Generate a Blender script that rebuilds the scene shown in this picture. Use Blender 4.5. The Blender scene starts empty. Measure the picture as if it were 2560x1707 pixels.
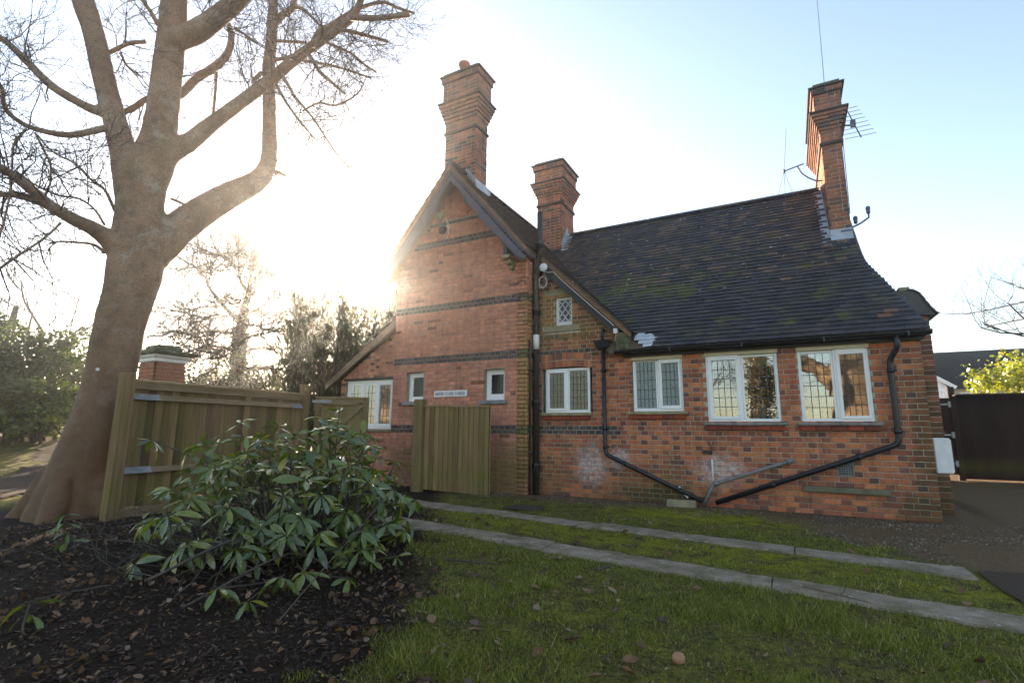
import bpy, bmesh, math, random
import numpy as np
from mathutils import Matrix, Vector

random.seed(11)
RNG = np.random.default_rng(11)
SC = bpy.context.scene
COL = SC.collection
R = math.radians

# ------------------------------------------------------------------ camera
F_PX, YAW, PITCH, ROLL = 1280.43, R(28.2807), R(9.8111), R(0.4390)
CAM = np.array([0.0, -8.47, 1.08])
_f = np.array([-math.sin(YAW)*math.cos(PITCH), math.cos(YAW)*math.cos(PITCH), math.sin(PITCH)])
_r0 = np.array([math.cos(YAW), math.sin(YAW), 0.0])
_u0 = np.cross(_r0, _f)
_r = math.cos(ROLL)*_r0 + math.sin(ROLL)*_u0
_u = -math.sin(ROLL)*_r0 + math.cos(ROLL)*_u0
cd = bpy.data.cameras.new('camera')
cd.sensor_width = 36.0
cd.lens = 36.0*F_PX/2560.0
cd.clip_start, cd.clip_end = 0.05, 2000.0
cam = bpy.data.objects.new('camera', cd)
COL.objects.link(cam)
cam.matrix_world = Matrix(((_r[0], _u[0], -_f[0], CAM[0]), (_r[1], _u[1], -_f[1], CAM[1]),
                           (_r[2], _u[2], -_f[2], CAM[2]), (0, 0, 0, 1)))
SC.camera = cam

# ------------------------------------------------------------------ sky, sun, exposure
SUN_EL, SUN_AZ = R(14.2), R(47.0)            # azimuth measured to the left of the house's depth axis
W = bpy.data.worlds.new('World')
SC.world = W
W.use_nodes = True
wn = W.node_tree
sky = wn.nodes.new('ShaderNodeTexSky')
sky.sky_type = 'NISHITA'
sky.sun_disc = False
sky.sun_elevation = SUN_EL
sky.sun_rotation = -SUN_AZ
sky.altitude = 60
sky.air_density, sky.dust_density, sky.ozone_density = 1.0, 0.5, 2.2
bg = wn.nodes['Background']
bg.inputs['Strength'].default_value = 0.10
wn.links.new(sky.outputs[0], bg.inputs[0])
sl = bpy.data.lights.new('sun', 'SUN')
sl.energy, sl.angle, sl.color = 5.0, R(0.53), (1.0, 0.90, 0.76)
sun = bpy.data.objects.new('sun', sl)
COL.objects.link(sun)
SUN_D = Vector((-math.sin(SUN_AZ)*math.cos(SUN_EL), math.cos(SUN_AZ)*math.cos(SUN_EL), math.sin(SUN_EL)))
sun.rotation_euler = SUN_D.to_track_quat('Z', 'Y').to_euler()
sun.location = (0, 0, 12)
SC.view_settings.view_transform = 'Standard'
SC.view_settings.look = 'None'
SC.view_settings.gamma = 1.0
SC.view_settings.use_curve_mapping = False
SC.view_settings.exposure = 2.3
SC.view_settings.use_white_balance = True          # the camera was balanced for open shade
SC.view_settings.white_balance_temperature = 7900
SC.view_settings.white_balance_tint = 14
SC.cycles.use_denoising = True
SC.cycles.max_bounces = 8
SC.cycles.diffuse_bounces = 3
SC.cycles.glossy_bounces = 4
SC.cycles.transmission_bounces = 4
SC.cycles.transparent_max_bounces = 12
SC.cycles.volume_bounces = 0
SC.cycles.sample_clamp_indirect = 6.0

# ------------------------------------------------------------------ pixels to rays (2560 x 1707 photograph)
def ray(x, y):
    return _r*((x-1280)/F_PX) - _u*((y-853.5)/F_PX) + _f
def at_dist(x, y, dist):
    d = ray(x, y)
    return CAM + d*(dist/math.hypot(d[0], d[1]))
def on_z(x, y, z=0.0):
    d = ray(x, y)
    return CAM + d*((z-CAM[2])/d[2])
def px_size(p):                               # pixels per metre at a point
    return F_PX/max(0.2, float(np.dot(np.asarray(p)-CAM, _f)))

# ------------------------------------------------------------------ mesh helpers
class MB:
    """collects faces of one mesh, with a tint per face"""
    def __init__(s): s.V, s.F, s.T = [], [], []
    def add(s, vs, fs, tint=(1, 1, 1)):
        o = len(s.V)
        s.V.extend([tuple(v) for v in vs])
        for f in fs:
            s.F.append([o+i for i in f]); s.T.append(tint)
    def box(s, a, b, tint=(1, 1, 1)):
        (x0, y0, z0), (x1, y1, z1) = [[min(p, q) for p, q in zip(a, b)], [max(p, q) for p, q in zip(a, b)]]
        s.add([(x0,y0,z0),(x1,y0,z0),(x1,y1,z0),(x0,y1,z0),(x0,y0,z1),(x1,y0,z1),(x1,y1,z1),(x0,y1,z1)],
              [(0,3,2,1),(4,5,6,7),(0,1,5,4),(1,2,6,5),(2,3,7,6),(3,0,4,7)], tint)
    def obox(s, c, ax, ay, az, tint=(1, 1, 1)):
        """box about centre c with half-axis vectors"""
        c, ax, ay, az = [np.asarray(q, float) for q in (c, ax, ay, az)]
        v = [c+i*ax+j*ay+k*az for k in (-1, 1) for (i, j) in ((-1,-1),(1,-1),(1,1),(-1,1))]
        s.add(v, [(0,3,2,1),(4,5,6,7),(0,1,5,4),(1,2,6,5),(2,3,7,6),(3,0,4,7)], tint)
    def cbox(s, a, b, c=0.006, tint=(1, 1, 1)):
        """box with chamfered edges"""
        lo = [min(p, q) for p, q in zip(a, b)]; hi = [max(p, q) for p, q in zip(a, b)]
        c = min(c, 0.45*min(h-l for l, h in zip(lo, hi)))
        bm = bmesh.new(); bmesh.ops.create_cube(bm, size=1)
        for v in bm.verts:
            for i in range(3): v.co[i] = (lo[i]+hi[i])/2+v.co[i]*(hi[i]-lo[i])
        bmesh.ops.bevel(bm, geom=bm.edges[:], offset=c, segments=1, affect='EDGES')
        bm.verts.index_update()
        s.add([v.co[:] for v in bm.verts], [[v.index for v in f.verts] for f in bm.faces], tint)
        bm.free()
    def prism(s, poly, y0, y1, tint=(1, 1, 1)):
        """(x, z) polygon, counter-clockwise seen from -y, extruded from y0 (front) to y1"""
        n = len(poly)
        s.add([(x, y0, z) for x, z in poly]+[(x, y1, z) for x, z in poly],
              [tuple(range(n)), tuple(range(2*n-1, n-1, -1))]+[((i+1) % n, i, n+i, n+(i+1) % n) for i in range(n)], tint)
    def tube(s, pts, rad, k=8, caps=True, tint=(1, 1, 1)):
        P = np.asarray(pts, float); n = len(P)
        rad = np.full(n, rad) if np.isscalar(rad) else np.asarray(rad, float)
        T = np.gradient(P, axis=0); T /= np.linalg.norm(T, axis=1)[:, None]+1e-12
        ref = np.array([0, 0, 1.0]) if abs(T[0][2]) < 0.9 else np.array([1.0, 0, 0])
        a = np.cross(T[0], ref); a /= np.linalg.norm(a)
        ang = np.arange(k)*2*math.pi/k; vs = []
        for i in range(n):
            a = a-T[i]*np.dot(a, T[i]); a /= np.linalg.norm(a)+1e-12
            b = np.cross(T[i], a)
            vs.extend(P[i]+rad[i]*(np.cos(ang)[:, None]*a+np.sin(ang)[:, None]*b))
        fs = [(i*k+j, i*k+(j+1) % k, (i+1)*k+(j+1) % k, (i+1)*k+j) for i in range(n-1) for j in range(k)]
        if caps: fs += [tuple(range(k-1, -1, -1)), tuple((n-1)*k+j for j in range(k))]
        s.add(vs, fs, tint)
    def lathe(s, c, prof, k=16, tint=(1, 1, 1)):
        """(r, z) profile about the vertical through c"""
        n = len(prof); vs = []
        for r, z in prof:
            vs += [(c[0]+r*math.cos(2*math.pi*j/k), c[1]+r*math.sin(2*math.pi*j/k), c[2]+z) for j in range(k)]
        s.add(vs, [(i*k+j, i*k+(j+1) % k, (i+1)*k+(j+1) % k, (i+1)*k+j) for i in range(n-1) for j in range(k)]
              + [tuple(range(k-1, -1, -1)), tuple((n-1)*k+j for j in range(k))], tint)

def mesh_of(name, mb, mat=None, smooth=False):
    me = bpy.data.meshes.new(name)
    me.from_pydata(mb.V, [], mb.F)
    if mb.F:
        at = me.attributes.new('tint', 'FLOAT_COLOR', 'FACE')
        at.data.foreach_set('color', np.array([(t[0], t[1], t[2], 1.0) for t in mb.T], np.float32).ravel())
        if smooth: me.polygons.foreach_set('use_smooth', np.ones(len(mb.F), bool))
    if mat: me.materials.append(mat)
    me.update()
    return me

def np_mesh(name, V, Fc, T, mat, smooth=False):
    """bulk mesh: V (n,3), Fc (m,k) all faces with k corners, T (m,3)"""
    V = np.ascontiguousarray(V, np.float32); Fc = np.ascontiguousarray(Fc, np.int32)
    me = bpy.data.meshes.new(name)
    m, k = Fc.shape
    me.vertices.add(len(V)); me.vertices.foreach_set('co', V.ravel())
    me.loops.add(m*k); me.loops.foreach_set('vertex_index', Fc.ravel())
    me.polygons.add(m)
    me.polygons.foreach_set('loop_start', np.arange(m, dtype=np.int32)*k)
    me.polygons.foreach_set('loop_total', np.full(m, k, np.int32))
    me.update(calc_edges=True)
    at = me.attributes.new('tint', 'FLOAT_COLOR', 'FACE')
    at.data.foreach_set('color', np.concatenate([np.asarray(T, np.float32), np.ones((m, 1), np.float32)], 1).ravel())
    if smooth: me.polygons.foreach_set('use_smooth', np.ones(m, bool))
    me.materials.append(mat)
    return me

def place(name, me, parent=None, loc=None, kind=None):
    o = bpy.data.objects.new(name, me)
    COL.objects.link(o)
    if loc is not None: o.location = loc
    if parent is not None:
        o.parent = parent
        o.matrix_parent_inverse = PINV.get(parent.name, Matrix.Identity(4))
    if kind: o['kind'] = kind
    return o
PINV = {}
def thing(name, label, cat, loc=(0, 0, 0), group=None):
    o = bpy.data.objects.new(name, None)
    o.empty_display_size = 0.1
    COL.objects.link(o); o.location = loc
    PINV[o.name] = Matrix.Translation(-Vector(loc))
    return tag(o, label, cat, group)
def tag(o, label, cat, group=None):
    o['label'] = label; o['category'] = cat
    if group: o['group'] = group
    return o
def part(name, mb, mat, parent=None, smooth=False, kind=None):
    return place(name, mesh_of(name, mb, mat, smooth), parent, None, kind)
def structure(name, mb, mat):
    return place(name, mesh_of(name, mb, mat), None, None, 'structure')

def scatter(tv, tf, mats, locs, tints):
    """copies of one template, joined: mats (N,3,3), locs (N,3), tints (N,3)"""
    N, n = len(locs), len(tv)
    V = np.einsum('nij,kj->nki', mats, tv)+locs[:, None, :]
    Fc = tf[None]+(np.arange(N)*n)[:, None, None]
    return V.reshape(-1, 3), Fc.reshape(-1, tf.shape[1]), np.repeat(tints, len(tf), 0)
def rots(N, rng=RNG, flat=0.0):
    """random rotations; flat > 0 keeps local z near vertical"""
    yaw = rng.uniform(0, 2*math.pi, N)
    tilt = rng.normal(0, flat, N) if flat else np.arccos(rng.uniform(-1, 1, N))
    roll = rng.normal(0, flat, N) if flat else rng.uniform(0, 2*math.pi, N)
    def rot(ax, a):
        M = np.zeros((N, 3, 3)); c, s_ = np.cos(a), np.sin(a); i, j = [(1, 2), (2, 0), (0, 1)][ax]
        M[:, ax, ax] = 1; M[:, i, i] = c; M[:, j, j] = c; M[:, i, j] = -s_; M[:, j, i] = s_
        return M
    return rot(2, yaw) @ rot(0, tilt) @ rot(1, roll)
def vnoise(x, y, seed=0, scale=1.0):
    """smooth value noise in 0..1"""
    x = np.asarray(x)*scale; y = np.asarray(y)*scale
    g = np.random.default_rng(seed).random((128, 128))
    xi, yi = np.floor(x).astype(int), np.floor(y).astype(int)
    fx, fy = x-xi, y-yi; fx = fx*fx*(3-2*fx); fy = fy*fy*(3-2*fy)
    G = lambda a, b: g[a % 128, b % 128]
    return (G(xi, yi)*(1-fx)+G(xi+1, yi)*fx)*(1-fy)+(G(xi, yi+1)*(1-fx)+G(xi+1, yi+1)*fx)*fy

# ------------------------------------------------------------------ material helpers
class T:
    def __init__(s, nt): s.nt = nt
    def add(s, typ, ins=None, **props):
        n = s.nt.nodes.new(typ)
        for k, v in props.items(): setattr(n, k, v)
        for k, v in (ins or {}).items():
            s.put(n.inputs[k], v)
        return n
    def put(s, sock, v):
        if isinstance(v, bpy.types.NodeSocket): s.nt.links.new(v, sock)
        elif isinstance(v, (tuple, list)) and len(v) == 3 and sock.type == 'RGBA': sock.default_value = (*v, 1)
        else: sock.default_value = v
    def math(s, op, a, b=0.0, clamp=False):
        n = s.add('ShaderNodeMath', {0: a, 1: b}, operation=op, use_clamp=clamp)
        return n.outputs[0]
    def mix(s, f, a, b, mode='MIX'):
        n = s.add('ShaderNodeMix', data_type='RGBA', blend_type=mode)
        s.put(n.inputs[0], f); s.put(n.inputs[6], a); s.put(n.inputs[7], b)
        return n.outputs[2]
    def pos(s): return s.add('ShaderNodeNewGeometry').outputs['Position']
    def obj(s): return s.add('ShaderNodeTexCoord').outputs['Object']
    def scale(s, v, xyz):
        return s.add('ShaderNodeVectorMath', {0: v, 1: xyz}, operation='MULTIPLY').outputs[0]
    def noise(s, scale, detail=3.0, vec=None, rough=0.55, dist=0.0):
        n = s.add('ShaderNodeTexNoise', {'Vector': vec or s.pos(), 'Scale': scale, 'Detail': detail, 'Roughness': rough, 'Distortion': dist})
        return n.outputs[0]
    def ramp(s, f, stops):
        n = s.add('ShaderNodeValToRGB', {0: f}); cr = n.color_ramp
        while len(cr.elements) < len(stops): cr.elements.new(0.5)
        for e, (p, c) in zip(cr.elements, stops):
            e.position = p; e.color = (*c, 1) if isinstance(c, (tuple, list)) else (c, c, c, 1)
        return n.outputs[0]
    def sep(s, v=None):
        n = s.add('ShaderNodeSeparateXYZ', {0: v or s.pos()}); return n.outputs
    def attr(s): return s.add('ShaderNodeAttribute', attribute_name='tint').outputs['Color']
    def bump(s, h, strength=0.3, dist=0.01, normal=None):
        n = s.add('ShaderNodeBump', {'Height': h, 'Strength': strength, 'Distance': dist})
        if normal: s.put(n.inputs['Normal'], normal)
        return n.outputs[0]
    def blob(s, u, v, c, r, n=None):
        """soft spot: 1 at its middle, 0 outside"""
        du = s.math('DIVIDE', s.math('SUBTRACT', u, c[0]), r[0]); dv = s.math('DIVIDE', s.math('SUBTRACT', v, c[1]), r[1])
        d = s.math('SQRT', s.math('ADD', s.math('MULTIPLY', du, du), s.math('MULTIPLY', dv, dv)))
        q = s.math('SUBTRACT', 1.0, d)
        if n is not None: q = s.math('ADD', q, n)
        return s.math('MULTIPLY', q, 1.6, True)
def material(name, fn):
    m = bpy.data.materials.new(name); m.use_nodes = True
    t = T(m.node_tree); b = m.node_tree.nodes['Principled BSDF']
    fn(t, b); return m
def setp(t, b, **kw):
    for k, v in kw.items():
        t.put(b.inputs[k.replace('_', ' ')], v)
def plain(name, col, rough=0.6, var=0.25, scale=12.0, bump=0.15, metal=0.0, spec=0.5, tint=True):
    """a painted / metal / stone surface: tint x colour x mottling"""
    def fn(t, b):
        n = t.noise(scale, 5); c = t.mix(1.0, col, t.ramp(n, [(0.25, 1-var), (0.75, 1+var)]), 'MULTIPLY')
        if tint: c = t.mix(1.0, c, t.attr(), 'MULTIPLY')
        setp(t, b, Base_Color=c, Roughness=t.math('ADD', rough-0.1, t.math('MULTIPLY', n, 0.2)), Metallic=metal)
        b.inputs['Specular IOR Level'].default_value = spec
        if bump: setp(t, b, Normal=t.bump(t.noise(scale*6, 4), bump, 0.004))
    return material(name, fn)
# ------------------------------------------------------------------ materials
def _brick(t, b):
    x, y, z = t.sep()[:3]
    big = t.noise(1.6, 4); mid = t.noise(9.0, 4); fine = t.noise(60.0, 4)
    nz = t.math('MULTIPLY', t.math('SUBTRACT', t.noise(5.0, 5, rough=0.7), 0.5), 1.5)
    c = t.attr()
    c = t.mix(1.0, c, t.ramp(mid, [(0.3, 0.80), (0.7, 1.18)]), 'MULTIPLY')
    c = t.mix(1.0, c, t.ramp(fine, [(0.3, 0.72), (0.7, 1.22)]), 'MULTIPLY')
    c = t.mix(t.math('MULTIPLY', t.ramp(big, [(0.52, 0.0), (0.72, 1.0)]), 0.35), c, (0.16, 0.10, 0.07))
    def stain(c, col, spots, k, rag=None):
        m = None
        for cc, rr in spots:
            q = t.blob(x, z, cc, rr, nz)
            m = q if m is None else t.math('MAXIMUM', m, q)
        if rag is not None: m = t.math('MULTIPLY', m, rag)
        return t.mix(t.math('MULTIPLY', m, k), c, col)
    # rain streaks, stronger below sills and gutter
    sk = t.ramp(t.noise(1.0, 5, t.scale(t.pos(), (9, 9, 0.7)), 0.65), [(0.50, 0.0), (0.68, 0.45)])
    c = t.mix(sk, c, t.mix(0.75, c, (0.05, 0.035, 0.028)))
    # algae on the corner pier, round the little lattice window, along the foot of the wall
    c = stain(c, (0.20, 0.19, 0.035), [((-4.14, 1.5), (0.17, 2.6)), ((-3.86, 3.15), (0.34, 0.75)), ((-4.45, 0.35), (0.6, 0.5)), ((-3.3, 3.55), (0.7, 0.25)), ((-3.4, 2.85), (0.6, 0.2))], 0.5)
    c = stain(c, (0.16, 0.105, 0.035), [((-2.05, 0.10), (1.15, 0.55)), ((-4.6, 0.3), (1.6, 0.6)), ((-6.4, 0.4), (1.3, 0.8)), ((-2.9, 2.9), (0.9, 0.55))], 0.62)
    c = stain(c, (0.062, 0.055, 0.022), [((1.62, 1.0), (0.34, 1.6)), ((1.5, 0.1), (0.6, 0.4)), ((-1.9, 0.05), (0.8, 0.25))], 0.7)
    # lime bloom where water has run through
    c = stain(c, (0.62, 0.50, 0.47), [((-3.02, 0.52), (0.34, 0.42)), ((-0.98, 0.50), (0.42, 0.30)), ((-2.55, 0.62), (0.25, 0.2))], 0.95, t.ramp(t.noise(13.0, 6, rough=0.75), [(0.38, 0.0), (0.56, 1.0)]))
    # old soot and lichen high on the stacks
    hi = t.math('MULTIPLY', t.math('SUBTRACT', z, 6.6), 0.6, True)
    c = t.mix(t.math('MULTIPLY', hi, t.ramp(t.noise(4.5, 5), [(0.45, 0.0), (0.62, 0.75)])), c, (0.10, 0.085, 0.06))
    setp(t, b, Base_Color=c, Roughness=0.88, Normal=t.bump(t.math('ADD', fine, mid), 0.55, 0.006))
    b.inputs['Specular IOR Level'].default_value = 0.25
BRICK = material('brick', _brick)
def _mortar(t, b):
    n = t.noise(22, 5); x, y, z = t.sep()[:3]
    c = t.ramp(n, [(0.3, (0.30, 0.25, 0.185)), (0.7, (0.58, 0.50, 0.39))])
    low = t.math('MULTIPLY', t.math('SUBTRACT', 0.55, z), 1.8, True)
    c = t.mix(t.math('MULTIPLY', low, 0.6), c, (0.12, 0.105, 0.05))
    g = t.math('MAXIMUM', t.math('LESS_THAN', y, -0.25), t.math('LESS_THAN', x, -7.2))
    c = t.mix(t.math('MULTIPLY', g, 0.45), c, (0.28, 0.15, 0.10))
    setp(t, b, Base_Color=c, Roughness=0.95, Normal=t.bump(t.noise(90, 3), 0.6, 0.006))
    b.inputs['Specular IOR Level'].default_value = 0.15
MORTAR = material('mortar', _mortar)
def _tile(t, b):
    x, y, z = t.sep()[:3]
    n = t.noise(3.2, 5, rough=0.7); f = t.noise(55, 4)
    c = t.mix(1.0, t.attr(), t.ramp(f, [(0.3, 0.7), (0.7, 1.25)]), 'MULTIPLY')
    moss = t.ramp(t.math('ADD', n, t.math('MULTIPLY', t.blob(x, z, (-2.2, 3.75), (1.7, 0.5)), 0.16)), [(0.56, 0.0), (0.70, 0.85)])
    c = t.mix(moss, c, (0.10, 0.095, 0.022))
    lich = t.ramp(t.noise(16, 2, dist=0.4), [(0.69, 0.0), (0.72, 0.9)])
    up = t.math('MULTIPLY', t.math('SUBTRACT', z, 2.9), 1.0, True)
    c = t.mix(t.math('MULTIPLY', lich, up), c, (0.50, 0.50, 0.47))
    # splash of aluminium paint on the tiles over the gutter end
    pm = t.math('GREATER_THAN', t.blob(x, z, (-2.06, 2.57), (0.26, 0.20), t.math('MULTIPLY', t.math('SUBTRACT', t.noise(9, 4), 0.5), 1.0)), 0.45)
    c = t.mix(t.math('MULTIPLY', pm, t.ramp(f, [(0.3, 0.6), (0.6, 1.0)])), c, (0.55, 0.58, 0.62))
    setp(t, b, Base_Color=c, Roughness=t.ramp(n, [(0.35, 0.42), (0.65, 0.7)]), Normal=t.bump(t.math('ADD', f, t.noise(14, 3)), 0.5, 0.006))
    b.inputs['Specular IOR Level'].default_value = 0.55
TILE = material('roof_tile', _tile)
def _upvc(t, b):
    n = t.noise(6, 4)
    setp(t, b, Base_Color=t.mix(t.ramp(n, [(0.55, 0.0), (0.8, 0.25)]), (0.86, 0.86, 0.84), (0.60, 0.59, 0.53)), Roughness=0.28)
UPVC = material('white_frame', _upvc)
CREAM = plain('cream_board', (0.62, 0.53, 0.36), 0.6, 0.12, 8)
PAINTW = plain('old_white_paint', (0.74, 0.72, 0.66), 0.55, 0.10, 10)
LEAD = plain('lead_strip', (0.06, 0.06, 0.06), 0.5, 0.3, 20, 0.1)
LEADW = plain('white_lattice', (0.72, 0.70, 0.64), 0.6, 0.1, 20, 0.1)
BLACKP = plain('black_plastic', (0.018, 0.018, 0.020), 0.38, 0.3, 9, 0.05)
CASTI = plain('painted_iron', (0.045, 0.036, 0.032), 0.5, 0.35, 14, 0.3)
GREYP = plain('galvanised_pipe', (0.20, 0.20, 0.19), 0.55, 0.35, 22, 0.4)
WHITEP = plain('white_plastic', (0.72, 0.72, 0.70), 0.45, 0.12, 9, 0.05)
BARGE = plain('grey_blue_paint', (0.10, 0.090, 0.112), 0.6, 0.2, 7, 0.2)
BLACKB = plain('dark_barge_paint', (0.035, 0.033, 0.033), 0.6, 0.3, 9, 0.2)
STONE = plain('weathered_stone', (0.30, 0.25, 0.15), 0.85, 0.35, 9, 0.5)
SLATE = plain('grey_sill_stone', (0.22, 0.21, 0.21), 0.8, 0.5, 9, 0.5)
FLASH = plain('lead_flashing', (0.42, 0.45, 0.50), 0.5, 0.3, 6, 0.25)
POT = plain('terracotta', (0.40, 0.13, 0.08), 0.75, 0.2, 10, 0.3)
SOFFIT = plain('stained_timber', (0.12, 0.075, 0.045), 0.8, 0.35, 8, 0.4)
CONCC = plain('moss_cap', (0.11, 0.115, 0.055), 0.95, 0.5, 9, 0.8)
METAL = plain('dull_metal', (0.22, 0.22, 0.23), 0.4, 0.2, 20, 0.1, metal=0.7)
BLUISH = plain('aerial_metal', (0.10, 0.11, 0.16), 0.45, 0.2, 20, 0.05, metal=0.4)
BLACKI = plain('ink', (0.02, 0.02, 0.025), 0.6, 0.1, 20, 0)
ROOM = plain('room_wall', (0.10, 0.085, 0.065), 0.9, 0.2, 2, 0)
CURT = plain('curtain', (0.50, 0.43, 0.31), 0.9, 0.2, 4, 0.2)
def _glass(t, b):
    nt = t.nt; out = nt.nodes['Material Output']
    fr = t.add('ShaderNodeFresnel', {'IOR': 1.75})
    gl = t.add('ShaderNodeBsdfGlossy', {'Color': (0.95, 0.96, 0.97), 'Roughness': 0.015})
    tr = t.add('ShaderNodeBsdfTransparent', {'Color': (0.80, 0.84, 0.82)})
    f = t.math('ADD', t.math('MULTIPLY', fr.outputs[0], 2.4), 0.10, True)
    mx = t.add('ShaderNodeMixShader'); nt.links.new(f, mx.inputs[0]); nt.links.new(tr.outputs[0], mx.inputs[1]); nt.links.new(gl.outputs[0], mx.inputs[2])
    nt.links.new(mx.outputs[0], out.inputs[0])
GLASS = material('window_glass', _glass)
def _oldglass(t, b):
    nt = t.nt; out = nt.nodes['Material Output']
    gl = t.add('ShaderNodeBsdfGlossy', {'Color': (0.9, 0.92, 0.95), 'Roughness': 0.06}); tr = t.add('ShaderNodeBsdfTransparent', {'Color': (0.55, 0.60, 0.62)})
    fr = t.add('ShaderNodeFresnel', {'IOR': 1.5}); mx = t.add('ShaderNodeMixShader'); nt.links.new(fr.outputs[0], mx.inputs[0]); nt.links.new(tr.outputs[0], mx.inputs[1]); nt.links.new(gl.outputs[0], mx.inputs[2])
    nt.links.new(mx.outputs[0], out.inputs[0])
OLDG = material('old_glass', _oldglass)
def obscure(name, c0, c1):
    def fn(t, b):
        n = t.noise(70, 3, dist=1.2)
        setp(t, b, Base_Color=t.ramp(n, [(0.35, c0), (0.65, c1)]), Roughness=0.22, Normal=t.bump(n, 0.7, 0.004))
        b.inputs['Specular IOR Level'].default_value = 0.9
    return material(name, fn)
OBSB = obscure('obscure_glass_buff', (0.10, 0.085, 0.045), (0.27, 0.22, 0.12))
OBST = obscure('obscure_glass_teal', (0.10, 0.14, 0.13), (0.24, 0.30, 0.28))
def wood(name, c0, c1, green, gk, grain=(28, 28, 1.6)):
    def fn(t, b):
        p = t.pos(); x, y, z = t.sep(p)[:3]
        g = t.noise(1.0, 5, t.scale(p, grain), 0.65)
        c = t.mix(1.0, t.ramp(g, [(0.25, c0), (0.75, c1)]), t.attr(), 'MULTIPLY')
        gm = t.noise(1.0, 4, t.scale(p, (5, 5, 1.1)))
        c = t.mix(t.math('MULTIPLY', t.ramp(gm, [(0.42, 0.0), (0.62, 1.0)]), gk), c, green)
        lo = t.math('MULTIPLY', t.math('SUBTRACT', 0.62, t.math('ABSOLUTE', t.math('MULTIPLY', t.math('SUBTRACT', z, 0.33), 2.6))), 1.6, True)
        c = t.mix(t.math('MULTIPLY', lo, t.math('MULTIPLY', gm, 1.5*gk)), c, (0.20, 0.20, 0.03))
        setp(t, b, Base_Color=c, Roughness=0.85, Normal=t.bump(g, 0.5, 0.006))
        b.inputs['Specular IOR Level'].default_value = 0.2
    return material(name, fn)
WOODF = wood('fence_wood', (0.105, 0.057, 0.029), (0.26, 0.155, 0.082), (0.15, 0.13, 0.032), 0.45)
WOODR = wood('fence_rail_wood', (0.15, 0.095, 0.05), (0.33, 0.225, 0.13), (0.19, 0.155, 0.065), 0.3, (4, 4, 30))
WOODP = wood('fence_post_wood', (0.115, 0.074, 0.036), (0.27, 0.18, 0.098), (0.16, 0.135, 0.045), 0.4)
WOODG = wood('gate_wood', (0.19, 0.12, 0.058), (0.38, 0.255, 0.135), (0.23, 0.20, 0.06), 0.4)
WOODD = wood('dark_fence_wood', (0.034, 0.014, 0.010), (0.070, 0.032, 0.022), (0.03, 0.03, 0.014), 0.3)
def _beech(t, b):
    p = t.pos(); n = t.noise(1.0, 5, t.scale(p, (2.2, 2.2, 1.1))); r = t.noise(1.0, 5, t.scale(p, (4, 4, 9)), 0.6); f = t.noise(48, 6, rough=0.7)
    c = t.ramp(n, [(0.30, (0.165, 0.092, 0.054)), (0.5, (0.28, 0.165, 0.100)), (0.72, (0.36, 0.24, 0.16))])
    c = t.mix(1.0, c, t.ramp(r, [(0.3, 0.86), (0.65, 1.08)]), 'MULTIPLY')
    c = t.mix(t.ramp(t.noise(7.0, 6, rough=0.75), [(0.50, 0.0), (0.66, 0.6)]), c, (0.095, 0.072, 0.055))
    c = t.mix(t.ramp(t.noise(3.7, 6, rough=0.7), [(0.54, 0.0), (0.66, 0.5)]), c, (0.36, 0.32, 0.27))
    c = t.mix(1.0, c, t.ramp(f, [(0.30, 0.62), (0.68, 1.3)]), 'MULTIPLY')
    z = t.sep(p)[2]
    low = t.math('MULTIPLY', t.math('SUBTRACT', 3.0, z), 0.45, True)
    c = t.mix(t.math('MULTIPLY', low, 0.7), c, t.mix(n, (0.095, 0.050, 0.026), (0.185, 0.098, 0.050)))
    c = t.mix(t.math('MULTIPLY', t.ramp(t.noise(3.1, 5), [(0.55, 0), (0.7, 1.0)]), 0.35), c, (0.15, 0.15, 0.07))
    setp(t, b, Base_Color=c, Roughness=0.8, Normal=t.bump(t.math('ADD', r, t.math('MULTIPLY', f, 1.2)), 0.45, 0.012))
    b.inputs['Specular IOR Level'].default_value = 0.25
BEECH = material('beech_bark', _beech)
TWIG = plain('twig_bark', (0.075, 0.058, 0.045), 0.85, 0.4, 9, 0.2)
SUNB = plain('sun_brightened_oak_bark', (0.30, 0.20, 0.115), 0.9, 0.45, 6, 0.8)  # oak bark with sunlight put into its colour, lighter than the plain bark
OAKB = plain('oak_bark', (0.13, 0.10, 0.075), 0.9, 0.45, 5, 0.8)
def leafmat(name, rough=0.35, spec=0.6, trans=0.35, mult=(1, 1, 1)):
    def fn(t, b):
        nt = t.nt; out = nt.nodes['Material Output']
        c = t.mix(1.0, t.attr(), mult, 'MULTIPLY')
        c = t.mix(1.0, c, t.ramp(t.noise(30, 3), [(0.3, 0.8), (0.7, 1.2)]), 'MULTIPLY')
        setp(t, b, Base_Color=c, Roughness=rough); b.inputs['Specular IOR Level'].default_value = spec
        tl = t.add('ShaderNodeBsdfTranslucent', {'Color': t.mix(1.0, c, (1.5, 1.6, 0.7), 'MULTIPLY')})
        mx = t.add('ShaderNodeMixShader', {0: trans}); nt.links.new(b.outputs[0], mx.inputs[1]); nt.links.new(tl.outputs[0], mx.inputs[2])
        nt.links.new(mx.outputs[0], out.inputs[0])
    return material(name, fn)
RHODO = leafmat('rhododendron_leaf', 0.24, 1.0, 0.28)
FOLI = leafmat('evergreen_leaf', 0.35, 0.6, 0.3)
CONI = leafmat('conifer_spray', 0.7, 0.2, 0.35)
GRASSM = leafmat('grass_blade', 0.6, 0.3, 0.3)
DRY = leafmat('dry_leaf', 0.8, 0.2, 0.15)
STONES = plain('gravel_stone', (1, 1, 1), 0.85, 0.2, 40, 0.3)
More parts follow.
